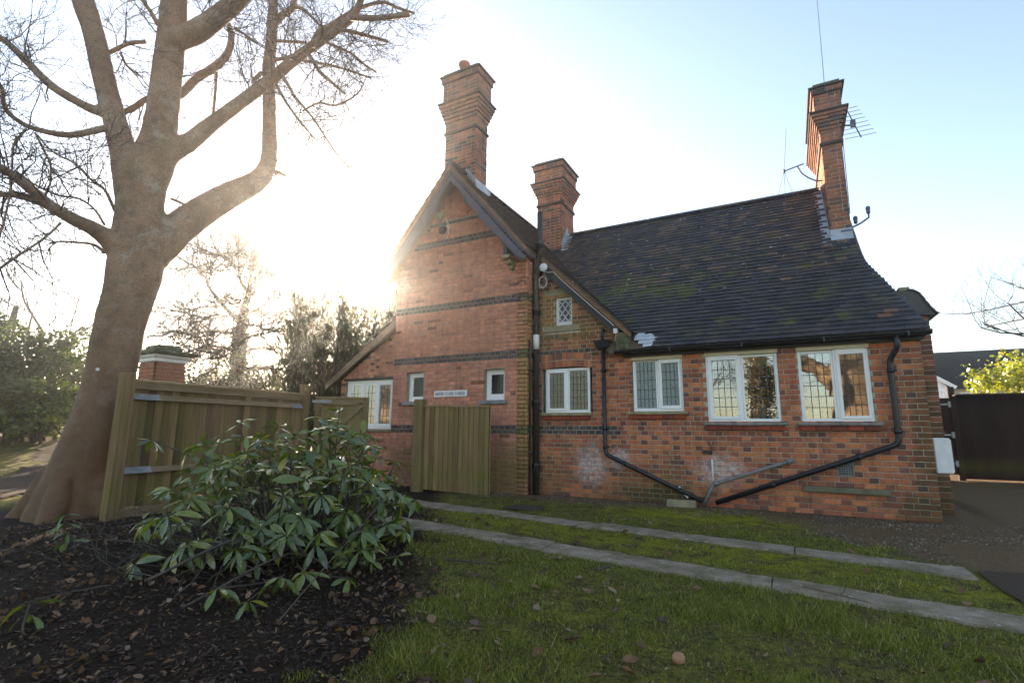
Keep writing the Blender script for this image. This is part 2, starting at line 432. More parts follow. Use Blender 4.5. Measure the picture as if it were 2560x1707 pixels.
def _ground(t, b):
    p = t.pos(); x, y, z = t.sep(p)[:3]
    n1 = t.noise(1.1, 5, rough=0.6); n2 = t.noise(4.5, 5, rough=0.65); n3 = t.noise(38, 4); n4 = t.noise(130, 2)
    j = t.math('MULTIPLY', t.math('SUBTRACT', n2, 0.5), 1.3)
    lawn = t.ramp(n2, [(0.30, (0.075, 0.046, 0.025)), (0.44, (0.11, 0.085, 0.028)), (0.56, (0.17, 0.155, 0.026)), (0.75, (0.29, 0.26, 0.03))])
    lawn = t.mix(t.ramp(n1, [(0.40, 0.0), (0.62, 0.55)]), lawn, (0.11, 0.10, 0.028))
    soil = t.ramp(n3, [(0.3, (0.012, 0.006, 0.003)), (0.62, (0.032, 0.017, 0.008)), (0.75, (0.075, 0.038, 0.018))])
    grav = t.ramp(n4, [(0.35, (0.085, 0.046, 0.022)), (0.55, (0.20, 0.12, 0.062)), (0.72, (0.38, 0.26, 0.15))])
    lawn = t.mix(1.0, lawn, t.ramp(n3, [(0.32, 0.45), (0.66, 1.45)]), 'MULTIPLY')
    # gravel and leaf mould along the house, widening to the right
    edge = t.math('ADD', t.math('ADD', y, 1.05), t.math('MULTIPLY', t.math('MAXIMUM', t.math('ADD', x, 0.6), 0.0), 1.05))
    gm = t.math('MULTIPLY', t.math('ADD', t.math('MULTIPLY', edge, 1.5), t.math('MULTIPLY', j, 1.6)), 1.6, True)
    c = t.mix(gm, lawn, grav)
    # moss between gravel
    mm = t.math('MULTIPLY', t.blob(x, y, (-1.2, -1.25), (1.6, 0.75), j), 0.85)
    c = t.mix(mm, c, t.ramp(n2, [(0.3, (0.15, 0.14, 0.014)), (0.7, (0.36, 0.33, 0.02))]))
    # moss between the two tracks
    tm = t.math('MULTIPLY', t.math('SUBTRACT', 1.0, t.math('DIVIDE', t.math('ABSOLUTE', t.math('ADD', t.math('ADD', y, 3.05), t.math('MULTIPLY', t.math('ADD', x, 2.2), 0.165))), 0.55)), 1.5, True)
    c = t.mix(t.math('MULTIPLY', tm, t.ramp(n2, [(0.38, 0.0), (0.55, 0.9)])), c, t.ramp(n3, [(0.3, (0.15, 0.14, 0.014)), (0.7, (0.34, 0.31, 0.02))]))
    # bed of bare earth below the shrub
    se = t.math('SUBTRACT', -1.75, t.math('ADD', x, t.math('MULTIPLY', t.math('MAXIMUM', t.math('ADD', y, 6.4), 0.0), 0.68)))
    sm = t.math('MULTIPLY', t.math('ADD', t.math('MULTIPLY', se, 2.2), t.math('ADD', t.math('MULTIPLY', j, 1.2), 0.4)), 1.5, True)
    west = t.math('MULTIPLY', t.math('ADD', x, 9.6), 2.0, True)
    c = t.mix(t.math('MULTIPLY', sm, west), c, soil)
    setp(t, b, Base_Color=c, Roughness=0.95, Normal=t.bump(t.math('ADD', n3, n4), 0.8, 0.03))
    b.inputs['Specular IOR Level'].default_value = 0.15
GROUND = material('ground', _ground)
def _conc(t, b):
    n = t.noise(5, 5); f = t.noise(160, 3); x, y, z = t.sep()[:3]
    c = t.ramp(n, [(0.3, (0.20, 0.148, 0.100)), (0.55, (0.30, 0.228, 0.158)), (0.75, (0.40, 0.315, 0.23))])
    c = t.mix(1.0, c, t.ramp(f, [(0.3, 0.6), (0.7, 1.4)]), 'MULTIPLY')
    c = t.mix(t.ramp(t.noise(3.3, 6, rough=0.7), [(0.44, 0.0), (0.62, 0.8)]), c, (0.12, 0.095, 0.038))
    c = t.mix(t.ramp(t.noise(17, 3), [(0.62, 0.0), (0.70, 0.6)]), c, (0.50, 0.46, 0.41))
    setp(t, b, Base_Color=c, Roughness=0.9, Normal=t.bump(f, 0.6, 0.006)); b.inputs['Specular IOR Level'].default_value = 0.3
CONC = material('concrete', _conc)
TARM = plain('tarmac', (0.075, 0.050, 0.034), 0.95, 0.4, 30, 0.8, spec=0.1, tint=False)
# ------------------------------------------------------------------ ground
def lin_grow(a, b, step, far, g=1.35):
    v = list(np.arange(a, b, step)); lo, hi, s = [], [], step
    x = a
    while x > -far: s *= g; x -= s; lo.append(x)
    s, x = step, v[-1]
    while x < far: s *= g; x += s; hi.append(x)
    return np.array(lo[::-1]+v+hi)
def ground_z(x, y):                           # low enough at the tracks for turf to lap over their edges
    x, y = np.asarray(x, float), np.asarray(y, float)
    n = (vnoise(x, y, 3, 1.3)-0.5)*0.05+(vnoise(x, y, 4, 5.0)-0.5)*0.022+(vnoise(x, y, 5, 14.0)-0.5)*0.012
    flat = np.clip((np.abs(x)-40)/40, 0, 1)
    s1 = y-(-3.55-0.19*(x+2.8)); s2 = y-(-2.42-0.145*(x+2.8))      # ground is trodden level along the tracks
    n = n*(1-0.75*np.exp(-(s1/0.42)**2))*(1-0.75*np.exp(-(s2/0.42)**2))
    z = n*(1-flat)
    # bank under the shrubbery beyond the drive
    d = np.hypot(x-CAM[0], y-CAM[1])
    t_ = np.clip((d-17)/8, 0, 1)*np.clip((-x-9)/4, 0, 1)*np.clip((6-y)/4, 0, 1)
    z = z+0.75*t_*t_*(3-2*t_)
    # mounded bed round the beech and the shrub
    z = z+0.10*np.exp(-(((x+5.2)/2.0)**2+((y+5.6)/1.3)**2))
    keep = np.clip((y+0.5)/0.4, 0, 1)*((x > -9.5) & (x < 2.2))     # level under the house
    return z*(1-keep)-0.03*keep
gx, gy = lin_grow(-8.6, 3.6, 0.075, 150), lin_grow(-9.2, 0.4, 0.075, 150)
XX, YY = np.meshgrid(gx, gy)
ZZ = ground_z(XX, YY)
nx, ny = len(gx), len(gy)
ii = (np.arange(ny-1)[:, None]*nx+np.arange(nx-1)[None]).ravel()
Fq = np.stack([ii, ii+1, ii+1+nx, ii+nx], 1)
me = np_mesh('ground', np.stack([XX.ravel(), YY.ravel(), ZZ.ravel()], 1), Fq, np.ones((len(Fq), 3)), GROUND, True)
place('ground', me, None, None, 'structure')

# two strips of concrete slabs for car wheels; the slabs are pieces of their own
def strip(label, top, bot, breaks, drop):
    top, bot = np.array(top), np.array(bot)
    base = MB()
    s = thing_struct('concrete_wheel_track')
    edge = lambda A, x: np.interp(x, A[:, 0], A[:, 1])
    for i in range(len(breaks)-1):
        a, b = breaks[i]+0.005, breaks[i+1]-0.005
        n = max(2, int((b-a)/0.07)); mb = MB(); rows = []
        rng = np.random.default_rng(int(abs(a)*100)+7)
        h = 0.014+drop[i % len(drop)]
        for k in range(n+1):
            x = a+(b-a)*k/n; yt, yb = edge(top, x), edge(bot, x)
            if 0 < k < n: yt += rng.normal(0, 0.014); yb += rng.normal(0, 0.014)
            rows.append([(x, yb, -0.08), (x, yb, h-0.012), (x, yb+0.012, h), (x, yt-0.012, h), (x, yt, h-0.012), (x, yt, -0.08)])
        vs = [v for r_ in rows for v in r_]; m = 6
        fs = [(k*m+j, (k+1)*m+j, (k+1)*m+j+1, k*m+j+1) for k in range(n) for j in range(m-1)]
        fs += [tuple(range(m)), tuple(n*m+j for j in range(m-1, -1, -1))]
        mb.add(vs, fs)
        part('slab', mb, CONC, s)
def thing_struct(name):
    o = bpy.data.objects.new(name, None); COL.objects.link(o); o['kind'] = 'structure'
    PINV[o.name] = Matrix.Identity(4); return o
strip('near', [(-9, -2.55), (-4.1, -3.34), (-2.6, -3.58), (-1, -3.80), (0.5, -4.03), (1.5, -4.16)],
      [(-9, -2.95), (-4.1, -3.72), (-2.6, -3.97), (-1, -4.20), (0.5, -4.39), (1.5, -4.52)], [-6.4, -4.3, -2.09, -0.20, 1.20], (0, 0.006, -0.004))
strip('far', [(-9, -1.4), (-5.4, -1.9), (-3.9, -2.10), (-2.0, -2.42), (-0.5, -2.66), (1.3, -2.86)],
      [(-9, -1.8), (-5.4, -2.28), (-3.9, -2.50), (-2.0, -2.75), (-0.5, -2.98), (1.3, -3.24)], [-6.6, -4.35, -2.04, -0.05, 1.16], (0.0, -0.006, 0.008))
# drive to the right and the lane beyond the beech, laid over the ground
def laid(name, poly, mat, step, lift=0.012):
    P = np.array(poly); x0, y0 = P.min(0); x1, y1 = P.max(0)
    xs, ys = np.arange(x0, x1+step, step), np.arange(y0, y1+step, step); X, Y = np.meshgrid(xs, ys)
    ins = np.zeros(X.shape, bool); j = len(P)-1
    for i in range(len(P)):
        (ax, ay), (bx, by) = P[i], P[j]
        ins ^= ((ay > Y) != (by > Y)) & (X < (bx-ax)*(Y-ay)/(by-ay+1e-12)+ax); j = i
    n = len(xs); ids = [(r*n+c, r*n+c+1, (r+1)*n+c+1, (r+1)*n+c) for r in range(len(ys)-1) for c in range(n-1) if ins[r, c] and ins[r, c+1] and ins[r+1, c] and ins[r+1, c+1]]
    me = np_mesh(name, np.stack([X.ravel(), Y.ravel(), ground_z(X, Y).ravel()+lift], 1), np.array(ids), np.ones((len(ids), 3)), mat, True)
    return place(name, me, None, None, 'structure')
laid('tarmac_drive', [(1.16, -3.5), (1.30, -4.6), (1.7, -6.2), (9, -8), (9, -3.4), (2.6, -2.5), (1.4, -2.75), (1.18, -2.9)], TARM, 0.06)
laid('lane', [(-9.3, -12), (-10.4, -8.0), (-12.1, -5.2), (-15.0, -3.7), (-21, -1.0), (-19, 2.2), (-13.0, -2.3), (-9.9, -5.4), (-8.6, -8.2), (-7.7, -12)], TARM, 0.2, 0.02)
# ------------------------------------------------------------------ the house
HOUSE = thing('brick_house', 'red brick lodge with dark tiled roofs, tall corbelled chimneys and white windows', 'house', (-2.7, 1.5, 0))
COURSE, ZOFF = 0.075, -0.03
REDS_W = [(0.58, 0.195, 0.085), (0.54, 0.165, 0.078), (0.46, 0.145, 0.078), (0.50, 0.18, 0.09), (0.40, 0.13, 0.075), (0.60, 0.215, 0.095)]
DARKH = [(0.24, 0.098, 0.070), (0.30, 0.115, 0.072), (0.36, 0.125, 0.070), (0.19, 0.088, 0.070)]
REDS_G = [(0.64, 0.25, 0.155), (0.60, 0.235, 0.145), (0.62, 0.26, 0.165), (0.54, 0.205, 0.135), (0.66, 0.27, 0.17)]
BLUE = [(0.11, 0.082, 0.075), (0.13, 0.095, 0.085), (0.088, 0.07, 0.068), (0.16, 0.11, 0.092)]
REDS_C = [(0.42, 0.155, 0.085), (0.47, 0.17, 0.09), (0.35, 0.13, 0.08), (0.23, 0.11, 0.075), (0.39, 0.16, 0.09)]
def brick_mb(L, H, tint, depth=0.03, c=0.005, wob=0.0):
    """shell of a brick in its own axes: x along the wall, front at y = 0 looking to -y, origin at lower left"""
    mb = MB(); j = lambda: random.uniform(-wob, wob)
    mb.add([(c+j(), 0, c+j()), (L-c+j(), 0, c+j()), (L-c+j(), 0, H-c+j()), (c+j(), 0, H-c+j()),
            (0, c, 0), (L, c, 0), (L, c, H), (0, c, H), (0, depth, 0), (L, depth, 0), (L, depth, H), (0, depth, H)],
           [(0, 1, 2, 3), (4, 5, 1, 0), (5, 6, 2, 1), (6, 7, 3, 2), (7, 4, 0, 3), (8, 9, 5, 4), (9, 10, 6, 5), (10, 11, 7, 6), (11, 8, 4, 7)], tint)
    return mb
class Face:
    """a vertical brick face: origin O, direction U along it, outward normal N"""
    def __init__(s, O, U, N): s.O, s.U, s.N = [np.array(q, float) for q in (O, U, N)]
    def put(s, mb, loc, target):
        u, z, proud = loc
        o = s.O+s.U*u+np.array([0, 0, z])+s.N*proud
        target.add([o+s.U*v[0]-s.N*v[1]+np.array([0, 0, v[2]]) for v in mb.V], mb.F, mb.T[0])
def minus(iv, cuts):
    out = [iv]
    for a, b in cuts:
        nxt = []
        for p, q in out:
            if b <= p or a >= q: nxt.append((p, q)); continue
            if a > p: nxt.append((p, a))
            if b < q: nxt.append((b, q))
        out = nxt
    return out
def lay(u0, u1, z0, z1, openings, lo=None, hi=None, bands=(), pal=REDS_W, headdark=0.6, seed=1, stray=0.07):
    """Flemish bond: (ua, ub, z, kind, tint)"""
    rnd = random.Random(seed); out = []
    k = int(math.ceil((z0-ZOFF)/COURSE))-1
    while True:
        k += 1; z = k*COURSE+ZOFF
        if z+0.065 > z1+0.02: break
        zm = z+0.033
        a, b = (lo(zm) if lo else u0), (hi(zm) if hi else u1)
        if b-a < 0.05: continue
        band = next((bd for bd in bands if bd[0]-0.01 <= zm <= bd[1]+0.01), None)
        cuts = [(o[0], o[1]) for o in openings if o[2] < zm < o[3]]
        u = u0-(0.16875 if k % 2 else 0)-0.35; head = False
        if band: u = u0-(0.056 if k % 2 else 0)
        while u < b:
            L = 0.1025 if (head or band) else 0.215
            for p, q in minus((max(u, a), min(u+L, b)), cuts):
                if q-p < 0.046: continue
                inb = band and (len(band) < 4 or band[2] < (p+q)/2 < band[3])
                tint = rnd.choice(BLUE) if inb else rnd.choice(DARKH if (head and rnd.random() < headdark) or rnd.random() < stray else pal)
                v = rnd.uniform(0.88, 1.12)
                kind = 'full' if abs(q-p-0.215) < 1e-4 and not inb else ('head' if abs(q-p-0.1025) < 1e-4 and not inb else 'cut')
                if b-q < 0.058 and q < b and abs(q-min(u+L, b)) < 1e-9 and not any(c0 < b and c1 > q for c0, c1 in cuts): q = b; kind = 'cut'
                if p-a < 0.058 and p > a and abs(p-u) < 1e-9 and not any(c0 < p and c1 > a for c0, c1 in cuts): p = a; kind = 'cut'
                out.append((p, q, z, kind, tuple(v*c for c in tint)))
            u += L+0.01; head = not head
    return out
def mortar(u0, u1, z0, z1, openings, lo=None, hi=None, y=0.0, thick=0.22, step=0.3):
    mb = MB()
    zs = sorted({z0, z1, *[min(max(o[i], z0), z1) for o in openings for i in (2, 3)], *np.arange(z0, z1, step)})
    for za, zb in zip(zs[:-1], zs[1:]):
        if zb-za < 1e-4: continue
        zm = (za+zb)/2; cuts = [(o[0], o[1]) for o in openings if o[2] < zm < o[3]]
        a, b = (lo(zm) if lo else u0), (hi(zm) if hi else u1)
        for p, q in minus((a, b), cuts):
            pa, pb = (lo(za), lo(zb)) if lo and abs(p-a) < 1e-6 else (p, p)
            qa, qb = (hi(za), hi(zb)) if hi and abs(q-b) < 1e-6 else (q, q)
            mb.prism([(pa, za), (qa, za), (qb, zb), (pb, zb)], y, y+thick)
    return mb
REC = 0.008                                    # joints sit this far behind the brick faces
ALLB = []                                      # candidates for bricks of their own: (size, face, wall object, brick)
def brick_wall(name, face_y, u0, u1, z0, z1, openings, **kw):
    lo, hi = kw.pop('lo', None), kw.pop('hi', None)
    mhi = (lambda z: min(hi(z), -4.06-REC)) if name == 'gable_wall' else hi
    wall = part(name, mortar(u0, u1, z0-0.1, z1, openings, lo, mhi, face_y+REC), MORTAR, HOUSE)
    bricks = lay(u0, u1, z0, z1, openings, lo, hi, **kw)
    fc = Face((0, face_y, 0), (1, 0, 0), (0, -1, 0))
    for bk in bricks:
        s = px_size((bk[0], face_y, bk[2]))*(bk[1]-bk[0])
        ALLB.append([s if bk[3] == 'full' else 0, fc, wall, bk])
    return wall
# window and door openings: x0, x1, z0, z1
WA, WB, W2, W3, WD = (-3.88, -3.03, 1.39, 2.18), (-2.27, -1.46, 1.40, 2.285), (-1.11, -0.10, 1.23, 2.285), (0.155, 1.02, 1.23, 2.285), (-3.66, -3.33, 2.97, 3.49)
G1, G2, LW = (-6.79, -6.36, 1.63, 2.21), (-4.955, -4.52, 1.62, 2.19), (-9.13, -7.72, 1.08, 2.18)
rake_r = lambda z: -3.95+(4.353-0.16-z)/0.97               # underside of the low roof beside the gable
wing_hi = lambda z: 1.6 if z < 2.33 else min(1.6, rake_r(z))
brick_wall('wing_wall', 0.0, -4.06, 1.6, -0.06, 4.1, [(-3.945, -2.975, 1.39, 2.445), WB, W2, W3, WD, (-3.88, -3.20, 3.53, 3.665), (-3.87, -3.18, 2.845, 2.97)],
           lo=lambda z: -4.06, hi=wing_hi, bands=[(1.02, 1.16, -5, -2.5), (2.44, 2.51, -5, -2.9)], pal=REDS_W, headdark=0.5, seed=3)
gl = lambda z: max(-7.14, -5.6-(6.3-0.17-z)/1.18); gh = lambda z: min(-4.06, -5.6+(6.3-0.17-z)/1.18)
brick_wall('gable_wall', -0.35, -7.14, -4.06, -0.06, 6.0, [G1, G2, (-5.99, -5.21, 5.32, 5.85)], lo=gl, hi=gh,
           bands=[(1.02, 1.16), (2.37, 2.51), (3.42, 3.56), (4.77, 4.91), (5.21, 5.31)], pal=REDS_G, headdark=0.0, seed=5, stray=0.03)
lwh = lambda z: -7.14; lwl = lambda z: max(-9.3, -9.3+(z-2.2)/0.66)
brick_wall('lean_to_wall', 0.3, -9.3, -7.14, -0.06, 3.5, [LW], lo=lwl, hi=lwh, pal=REDS_G, headdark=0.1, seed=8)
# return of the gable wing and the rest of the shell
ret = MB(); ret.box((-4.06-REC-0.2, -0.35+REC, -0.1), (-4.06-REC, -0.0, 4.3)); ret_wall = part('return_wall', ret, MORTAR, HOUSE)
fr_ = Face((-4.06, -0.35, 0), (0, 1, 0), (1, 0, 0))
for k in range(57):
    z = k*COURSE+ZOFF
    for (p, q) in (((0.0, 0.1025), (0.1125, 0.3275)) if k % 2 else ((0.0, 0.215), (0.225, 0.3275))):
        dark = 1.02 < z+0.03 < 1.16 or 2.37 < z+0.03 < 2.51 or 3.42 < z+0.03 < 3.56
        ALLB.append([0, fr_, ret_wall, (p, q, z, 'cut', random.choice(BLUE if dark else REDS_G))])
shell = MB()
shell.box((-7.14, 4.6, -0.1), (1.6, 4.8, 2.4)); shell.box((1.4, 0.22, -0.1), (1.6-REC, 4.8, 2.35))
shell.box((-9.3, 0.52, -0.1), (-9.1, 4.8, 2.1)); shell.box((-7.14+REC, -0.13, -0.1), (-6.95, 4.6, 4.3)); shell.box((-9.3, 4.6, -0.1), (-7.14, 4.8, 2.1))
shell.prism([(-7.1, 2.4), (-4.1, 2.4), (-4.1, 4.3), (-5.6, 6.05), (-7.1, 4.3)], 4.6, 4.75)
shell.box((-6.9, 0.05, 2.6), (-2.9, 4.5, 2.7)); shell.box((-4.2, 0.25, 2.32), (1.4, 4.5, 2.4))
shell.box((-6.5, 4.82, -0.1), (1.4, 9.2, 2.5)); shell.add([(-6.6, 4.75, 2.5), (1.5, 4.75, 2.5), (1.5, 9.3, 2.5), (-6.6, 9.3, 2.5), (-6.6, 7.0, 5.1), (1.5, 7.0, 5.1)], [(0, 1, 5, 4), (2, 3, 4, 5), (1, 2, 5), (3, 0, 4)])
part('rear_wall', shell, MORTAR, HOUSE)
inn = MB(); inn.box((-6.95, 0.05, -0.02), (1.4, 4.6, 0.0)); inn.box((-4.3, 1.9, 0), (1.38, 1.95, 2.4)); inn.box((-1.3, 0.23, 0), (-1.25, 1.9, 2.4))
inn.box((-6.9, 1.2, 0), (-4.1, 1.25, 2.6)); inn.box((-4.15, 0.0, 2.72), (-2.9, 0.9, 2.74))
part('room', inn, ROOM, HOUSE)
# pier at the right end with its little swept tile cap
pier = MB(); pier.box((1.40, 1.0+REC, -0.1), (1.93-REC, 1.7, 2.86)); pier_o = part('end_pier', pier, MORTAR, HOUSE)
for (p, q, z, kd, tn) in lay(1.41, 1.93, -0.06, 2.86, [], pal=[(0.17, 0.085, 0.045), (0.20, 0.09, 0.05), (0.14, 0.08, 0.045)], seed=12):
    ALLB.append([0, Face((0, 1.0, 0), (1, 0, 0), (0, -1, 0)), pier_o, (p, q, z, 'cut', tn)])

# --- the 300 bricks that show largest stand alone, the others are joined wall by wall
ALLB.sort(key=lambda q: -q[0])
VARS = {}
def shared_brick(tint):
    key = tuple(round(c*22)/22 for c in (tint[0],))+(round(tint[1]*60)/60,)
    if key not in VARS: VARS[key] = mesh_of('brick', brick_mb(0.215, 0.065, tint, wob=0.0012), BRICK)
    return VARS[key]
joined = {}
for i, (s, fc, wall, bk) in enumerate(ALLB):
    p, q, z, kind, tint = bk
    proud = random.uniform(-0.002, 0.002)
    if i < 300 and s > 0:
        place('brick', shared_brick(tint), wall, (p, fc.O[1]-proud, z+random.uniform(-0.001, 0.001)))
    else:
        fc.put(brick_mb(q-p, 0.065, tint, wob=0.0015), (p, z, proud), joined.setdefault(wall.name, (wall, MB()))[1])
for wall, mb in joined.values():
    part('brickwork', mb, BRICK, wall, kind='stuff')

# --- arch of brick on end over the kitchen window
xc, n = -3.46, 14
am = MB(); am.prism([(-3.945, 2.18), (-3.70, 2.195), (-3.46, 2.205), (-3.22, 2.195), (-2.975, 2.18), (-2.975, 2.445), (-3.945, 2.445)], 0.010, 0.2)
arch_o = part('arch', am, MORTAR, HOUSE)
for row, (zb, hh) in enumerate(((2.155, 0.125), (2.29, 0.125))):
    for i in range(n):
        u = (i+0.5)/n*2-1; x = xc+u*0.475; lift = 0.035*(1-u*u)
        a = -u*0.14; ax = np.array([math.cos(a), 0, math.sin(a)]); az = np.array([-math.sin(a), 0, math.cos(a)])
        tint = random.choice(REDS_W+DARKH[:2])
        arch = MB(); arch.obox((x, 0.012, zb+hh/2+lift+0.01), ax*0.0285, (0, 0.0145, 0), az*(hh/2-0.004), tint); part('voussoir', arch, BRICK, arch_o)
# --- stone dressings of the lattice window, brick panel in the gable
st = MB(); st.cbox((-3.88, -0.006, 3.535), (-3.20, 0.1, 3.66)); part('stone_lintel', st, STONE, HOUSE)
st = MB(); st.cbox((-3.87, -0.012, 2.85), (-3.18, 0.1, 2.965)); part('stone_sill', st, STONE, HOUSE)
pn = MB(); pn.box((-5.99, -0.335, 5.32), (-5.21, -0.2, 5.86)); panel = part('gable_panel', pn, MORTAR, HOUSE)
pb = MB()
for k in range(7):
    z = 5.325+k*0.076
    for i, (a, b) in enumerate(((-5.98, -5.88), (-5.86, -5.66), (-5.65, -5.55), (-5.54, -5.34), (-5.33, -5.22)) if k % 2 else ((-5.98, -5.80), (-5.79, -5.60), (-5.59, -5.40), (-5.39, -5.22))):
        yv = -0.372 if abs((a+b)/2+5.6) < 0.17 else -0.345
        t3 = random.choice(REDS_G); bb = brick_mb(b-a, 0.066, t3, 0.06)
        Face((0, yv, 0), (1, 0, 0), (0, -1, 0)).put(bb, (a, z, 0), pb)
part('panel_brickwork', pb, BRICK, panel, kind='stuff')

# ------------------------------------------------------------------ windows
def poly_clip(poly, x0, x1, z0, z1):
    for ax, lim, sgn in ((0, x0, 1), (0, x1, -1), (1, z0, 1), (1, z1, -1)):
        out = []
        for i in range(len(poly)):
            p, q = poly[i-1], poly[i]; dp, dq = sgn*(p[ax]-lim), sgn*(q[ax]-lim)
            if (dp >= 0) != (dq >= 0):
                t_ = dp/(dp-dq); out.append((p[0]+(q[0]-p[0])*t_, p[1]+(q[1]-p[1])*t_))
            if dq >= 0: out.append(q)
        poly = out
        if not poly: break
    return poly
def window(name, op, yf, lights, fmat=UPVC, gmat=GLASS, lead=LEAD, lattice=None, lw=0.0095, note=None, frame_d=0.07, sash=True):
    """op: opening; yf: front plane of the frame; lights: (x0, x1, z0, z1, columns, rows, opening sash?)"""
    x0, x1, z0, z1 = op
    root = MB(); f = 0.012
    xs = [l[0] for l in lights]; edges = sorted({x0, x1})
    w = place(name, None, HOUSE); w.location = (0, 0, 0); PINV[w.name] = Matrix.Identity(4)
    w.matrix_parent_inverse = PINV[HOUSE.name]
    # outer frame and mullions
    fr = MB(); ls = sorted(lights)
    zb, zt = min(l[2] for l in lights), max(l[3] for l in lights)
    fr.cbox((x0, yf, z0), (x1, yf+frame_d, z0+0.045)); fr.cbox((x0, yf, z1-0.045), (x1, yf+frame_d, z1))
    fr.cbox((x0, yf, z0+0.045), (x0+0.045, yf+frame_d, z1-0.045)); fr.cbox((x1-0.045, yf, z0+0.045), (x1, yf+frame_d, z1-0.045))
    for a, b in zip(ls[:-1], ls[1:]):
        m = (a[1]+b[0])/2; fr.cbox((m-0.022, yf+0.001, z0+0.045), (m+0.022, yf+frame_d-0.001, z1-0.045))
    part('frame', fr, fmat, w)
    for (a, b, c, d, nc, nr, opn) in ls:
        i = ls.index((a, b, c, d, nc, nr, opn))
        L = x0+0.045 if i == 0 else (ls[i-1][1]+a)/2+0.022; Rr = x1-0.045 if i == len(ls)-1 else (b+ls[i+1][0])/2-0.022
        sm = MB(); q = 0.014 if opn else -0.012
        B_, T_ = z0+0.045, z1-0.045
        if opn: L -= 0.012; Rr += 0.012; B_ -= 0.012; T_ += 0.012
        sm.cbox((L, yf-q, B_), (Rr, yf+0.05, c)); sm.cbox((L, yf-q, d), (Rr, yf+0.05, T_))
        sm.cbox((L, yf-q, c), (a, yf+0.05, d)); sm.cbox((b, yf-q, c), (Rr, yf+0.05, d))
        part('sash', sm, fmat, w)
        yg = yf+0.022; ld = MB()
        if lattice:
            dx, dz = lattice; cells = []
            for i_ in range(-12, 14):
                for k_ in range(-12, 14):
                    cx, cz = a+(i_+0.5*(k_ % 2))*dx, c+k_*dz/2
                    pg = poly_clip([(cx-dx/2, cz), (cx, cz-dz/2), (cx+dx/2, cz), (cx, cz+dz/2)], a, b, c, d)
                    if len(pg) > 2: cells.append(pg)
            for pg in cells:
                mb = MB(); mb.add([(x, yg, z) for x, z in pg], [tuple(range(len(pg)))]); part('pane', mb, gmat, w)
            s_ = dz/dx
            for k_ in range(-30, 31):
                for sg in (1, -1):
                    # line z = c + sg*s*(x-a) + k*dz... clipped to the light
                    ptl = []
                    for x in np.linspace(a, b, 41):
                        z = c+sg*s_*(x-a)+(k_+0.5)*dz
                        if c <= z <= d: ptl.append((x, z))
                    if len(ptl) > 1:
                        (xa, za), (xb, zb_) = ptl[0], ptl[-1]
                        v = np.array([xb-xa, 0, zb_-za]); ln = np.linalg.norm(v); v /= ln
                        ld.obox(((xa+xb)/2, yg, (za+zb_)/2), v*ln/2, (0, lw*0.8, 0), np.array([-v[2], 0, v[0]])*lw)
        else:
            cw, ch = (b-a)/nc, (d-c)/nr
            pm = MB(); pm.add([(-cw/2, 0, -ch/2), (cw/2, 0, -ch/2), (cw/2, 0, ch/2), (-cw/2, 0, ch/2)], [(0, 1, 2, 3)])
            pme = mesh_of('pane', pm, gmat)
            for i_ in range(nc):
                for k_ in range(nr):
                    p_ = place('pane', pme, w, (a+(i_+0.5)*cw, yg, c+(k_+0.5)*ch))
                    p_.rotation_euler = (random.gauss(0, R(0.12)), 0, random.gauss(0, R(0.12)))
            for i_ in range(1, nc): ld.box((a+i_*cw-lw/2, yg-0.004, c), (a+i_*cw+lw/2, yg+0.003, d))
            for k_ in range(1, nr): ld.box((a, yg-0.0045, c+k_*ch-lw/2), (b, yg+0.0035, c+k_*ch+lw/2))
        part('leading', ld, lead, w)
    if note: w['label'] = note
    return w
w = window('window', WA, 0.045, [(-3.80, -3.515, 1.47, 2.10, 4, 6, True), (-3.415, -3.075, 1.44, 2.125, 5, 6, False)], gmat=OBSB, note='window with buff obscure glass below the brick arch')
w = window('window', WB, 0.035, [(-2.215, -1.895, 1.45, 2.215, 5, 5, False), (-1.795, -1.53, 1.49, 2.175, 4, 5, True)], gmat=OBST, note='window with green tinted obscure glass')
w = window('window', W2, 0.02, [(-1.02, -0.68, 1.31, 2.17, 4, 6, True), (-0.57, -0.155, 1.275, 2.20, 4, 6, False)])
w = window('window', W3, 0.02, [(0.205, 0.565, 1.275, 2.20, 4, 6, False), (0.675, 0.955, 1.31, 2.165, 4, 6, True)])
window('lattice_window', G1, -0.25, [(-6.70, -6.42, 1.73, 2.12, 1, 1, False)], gmat=OLDG, lattice=(0.115, 0.17), lw=0.004)
window('lattice_window', G2, -0.25, [(-4.86, -4.60, 1.735, 2.095, 1, 1, False)], gmat=OLDG, lattice=(0.115, 0.17), lw=0.004)
window('lattice_window', WD, 0.05, [(-3.605, -3.375, 3.045, 3.44, 1, 1, False)], fmat=PAINTW, gmat=OLDG, lead=LEADW, lattice=(0.118, 0.158), lw=0.0085, frame_d=0.05)
window('lean_to_window', LW, 0.34, [(-9.03, -8.70, 1.2, 2.06, 3, 5, False), (-8.58, -8.27, 1.2, 2.06, 3, 5, False), (-8.12, -7.80, 1.2, 2.06, 3, 5, True)], note='wide white window in the lean-to with pale curtains')
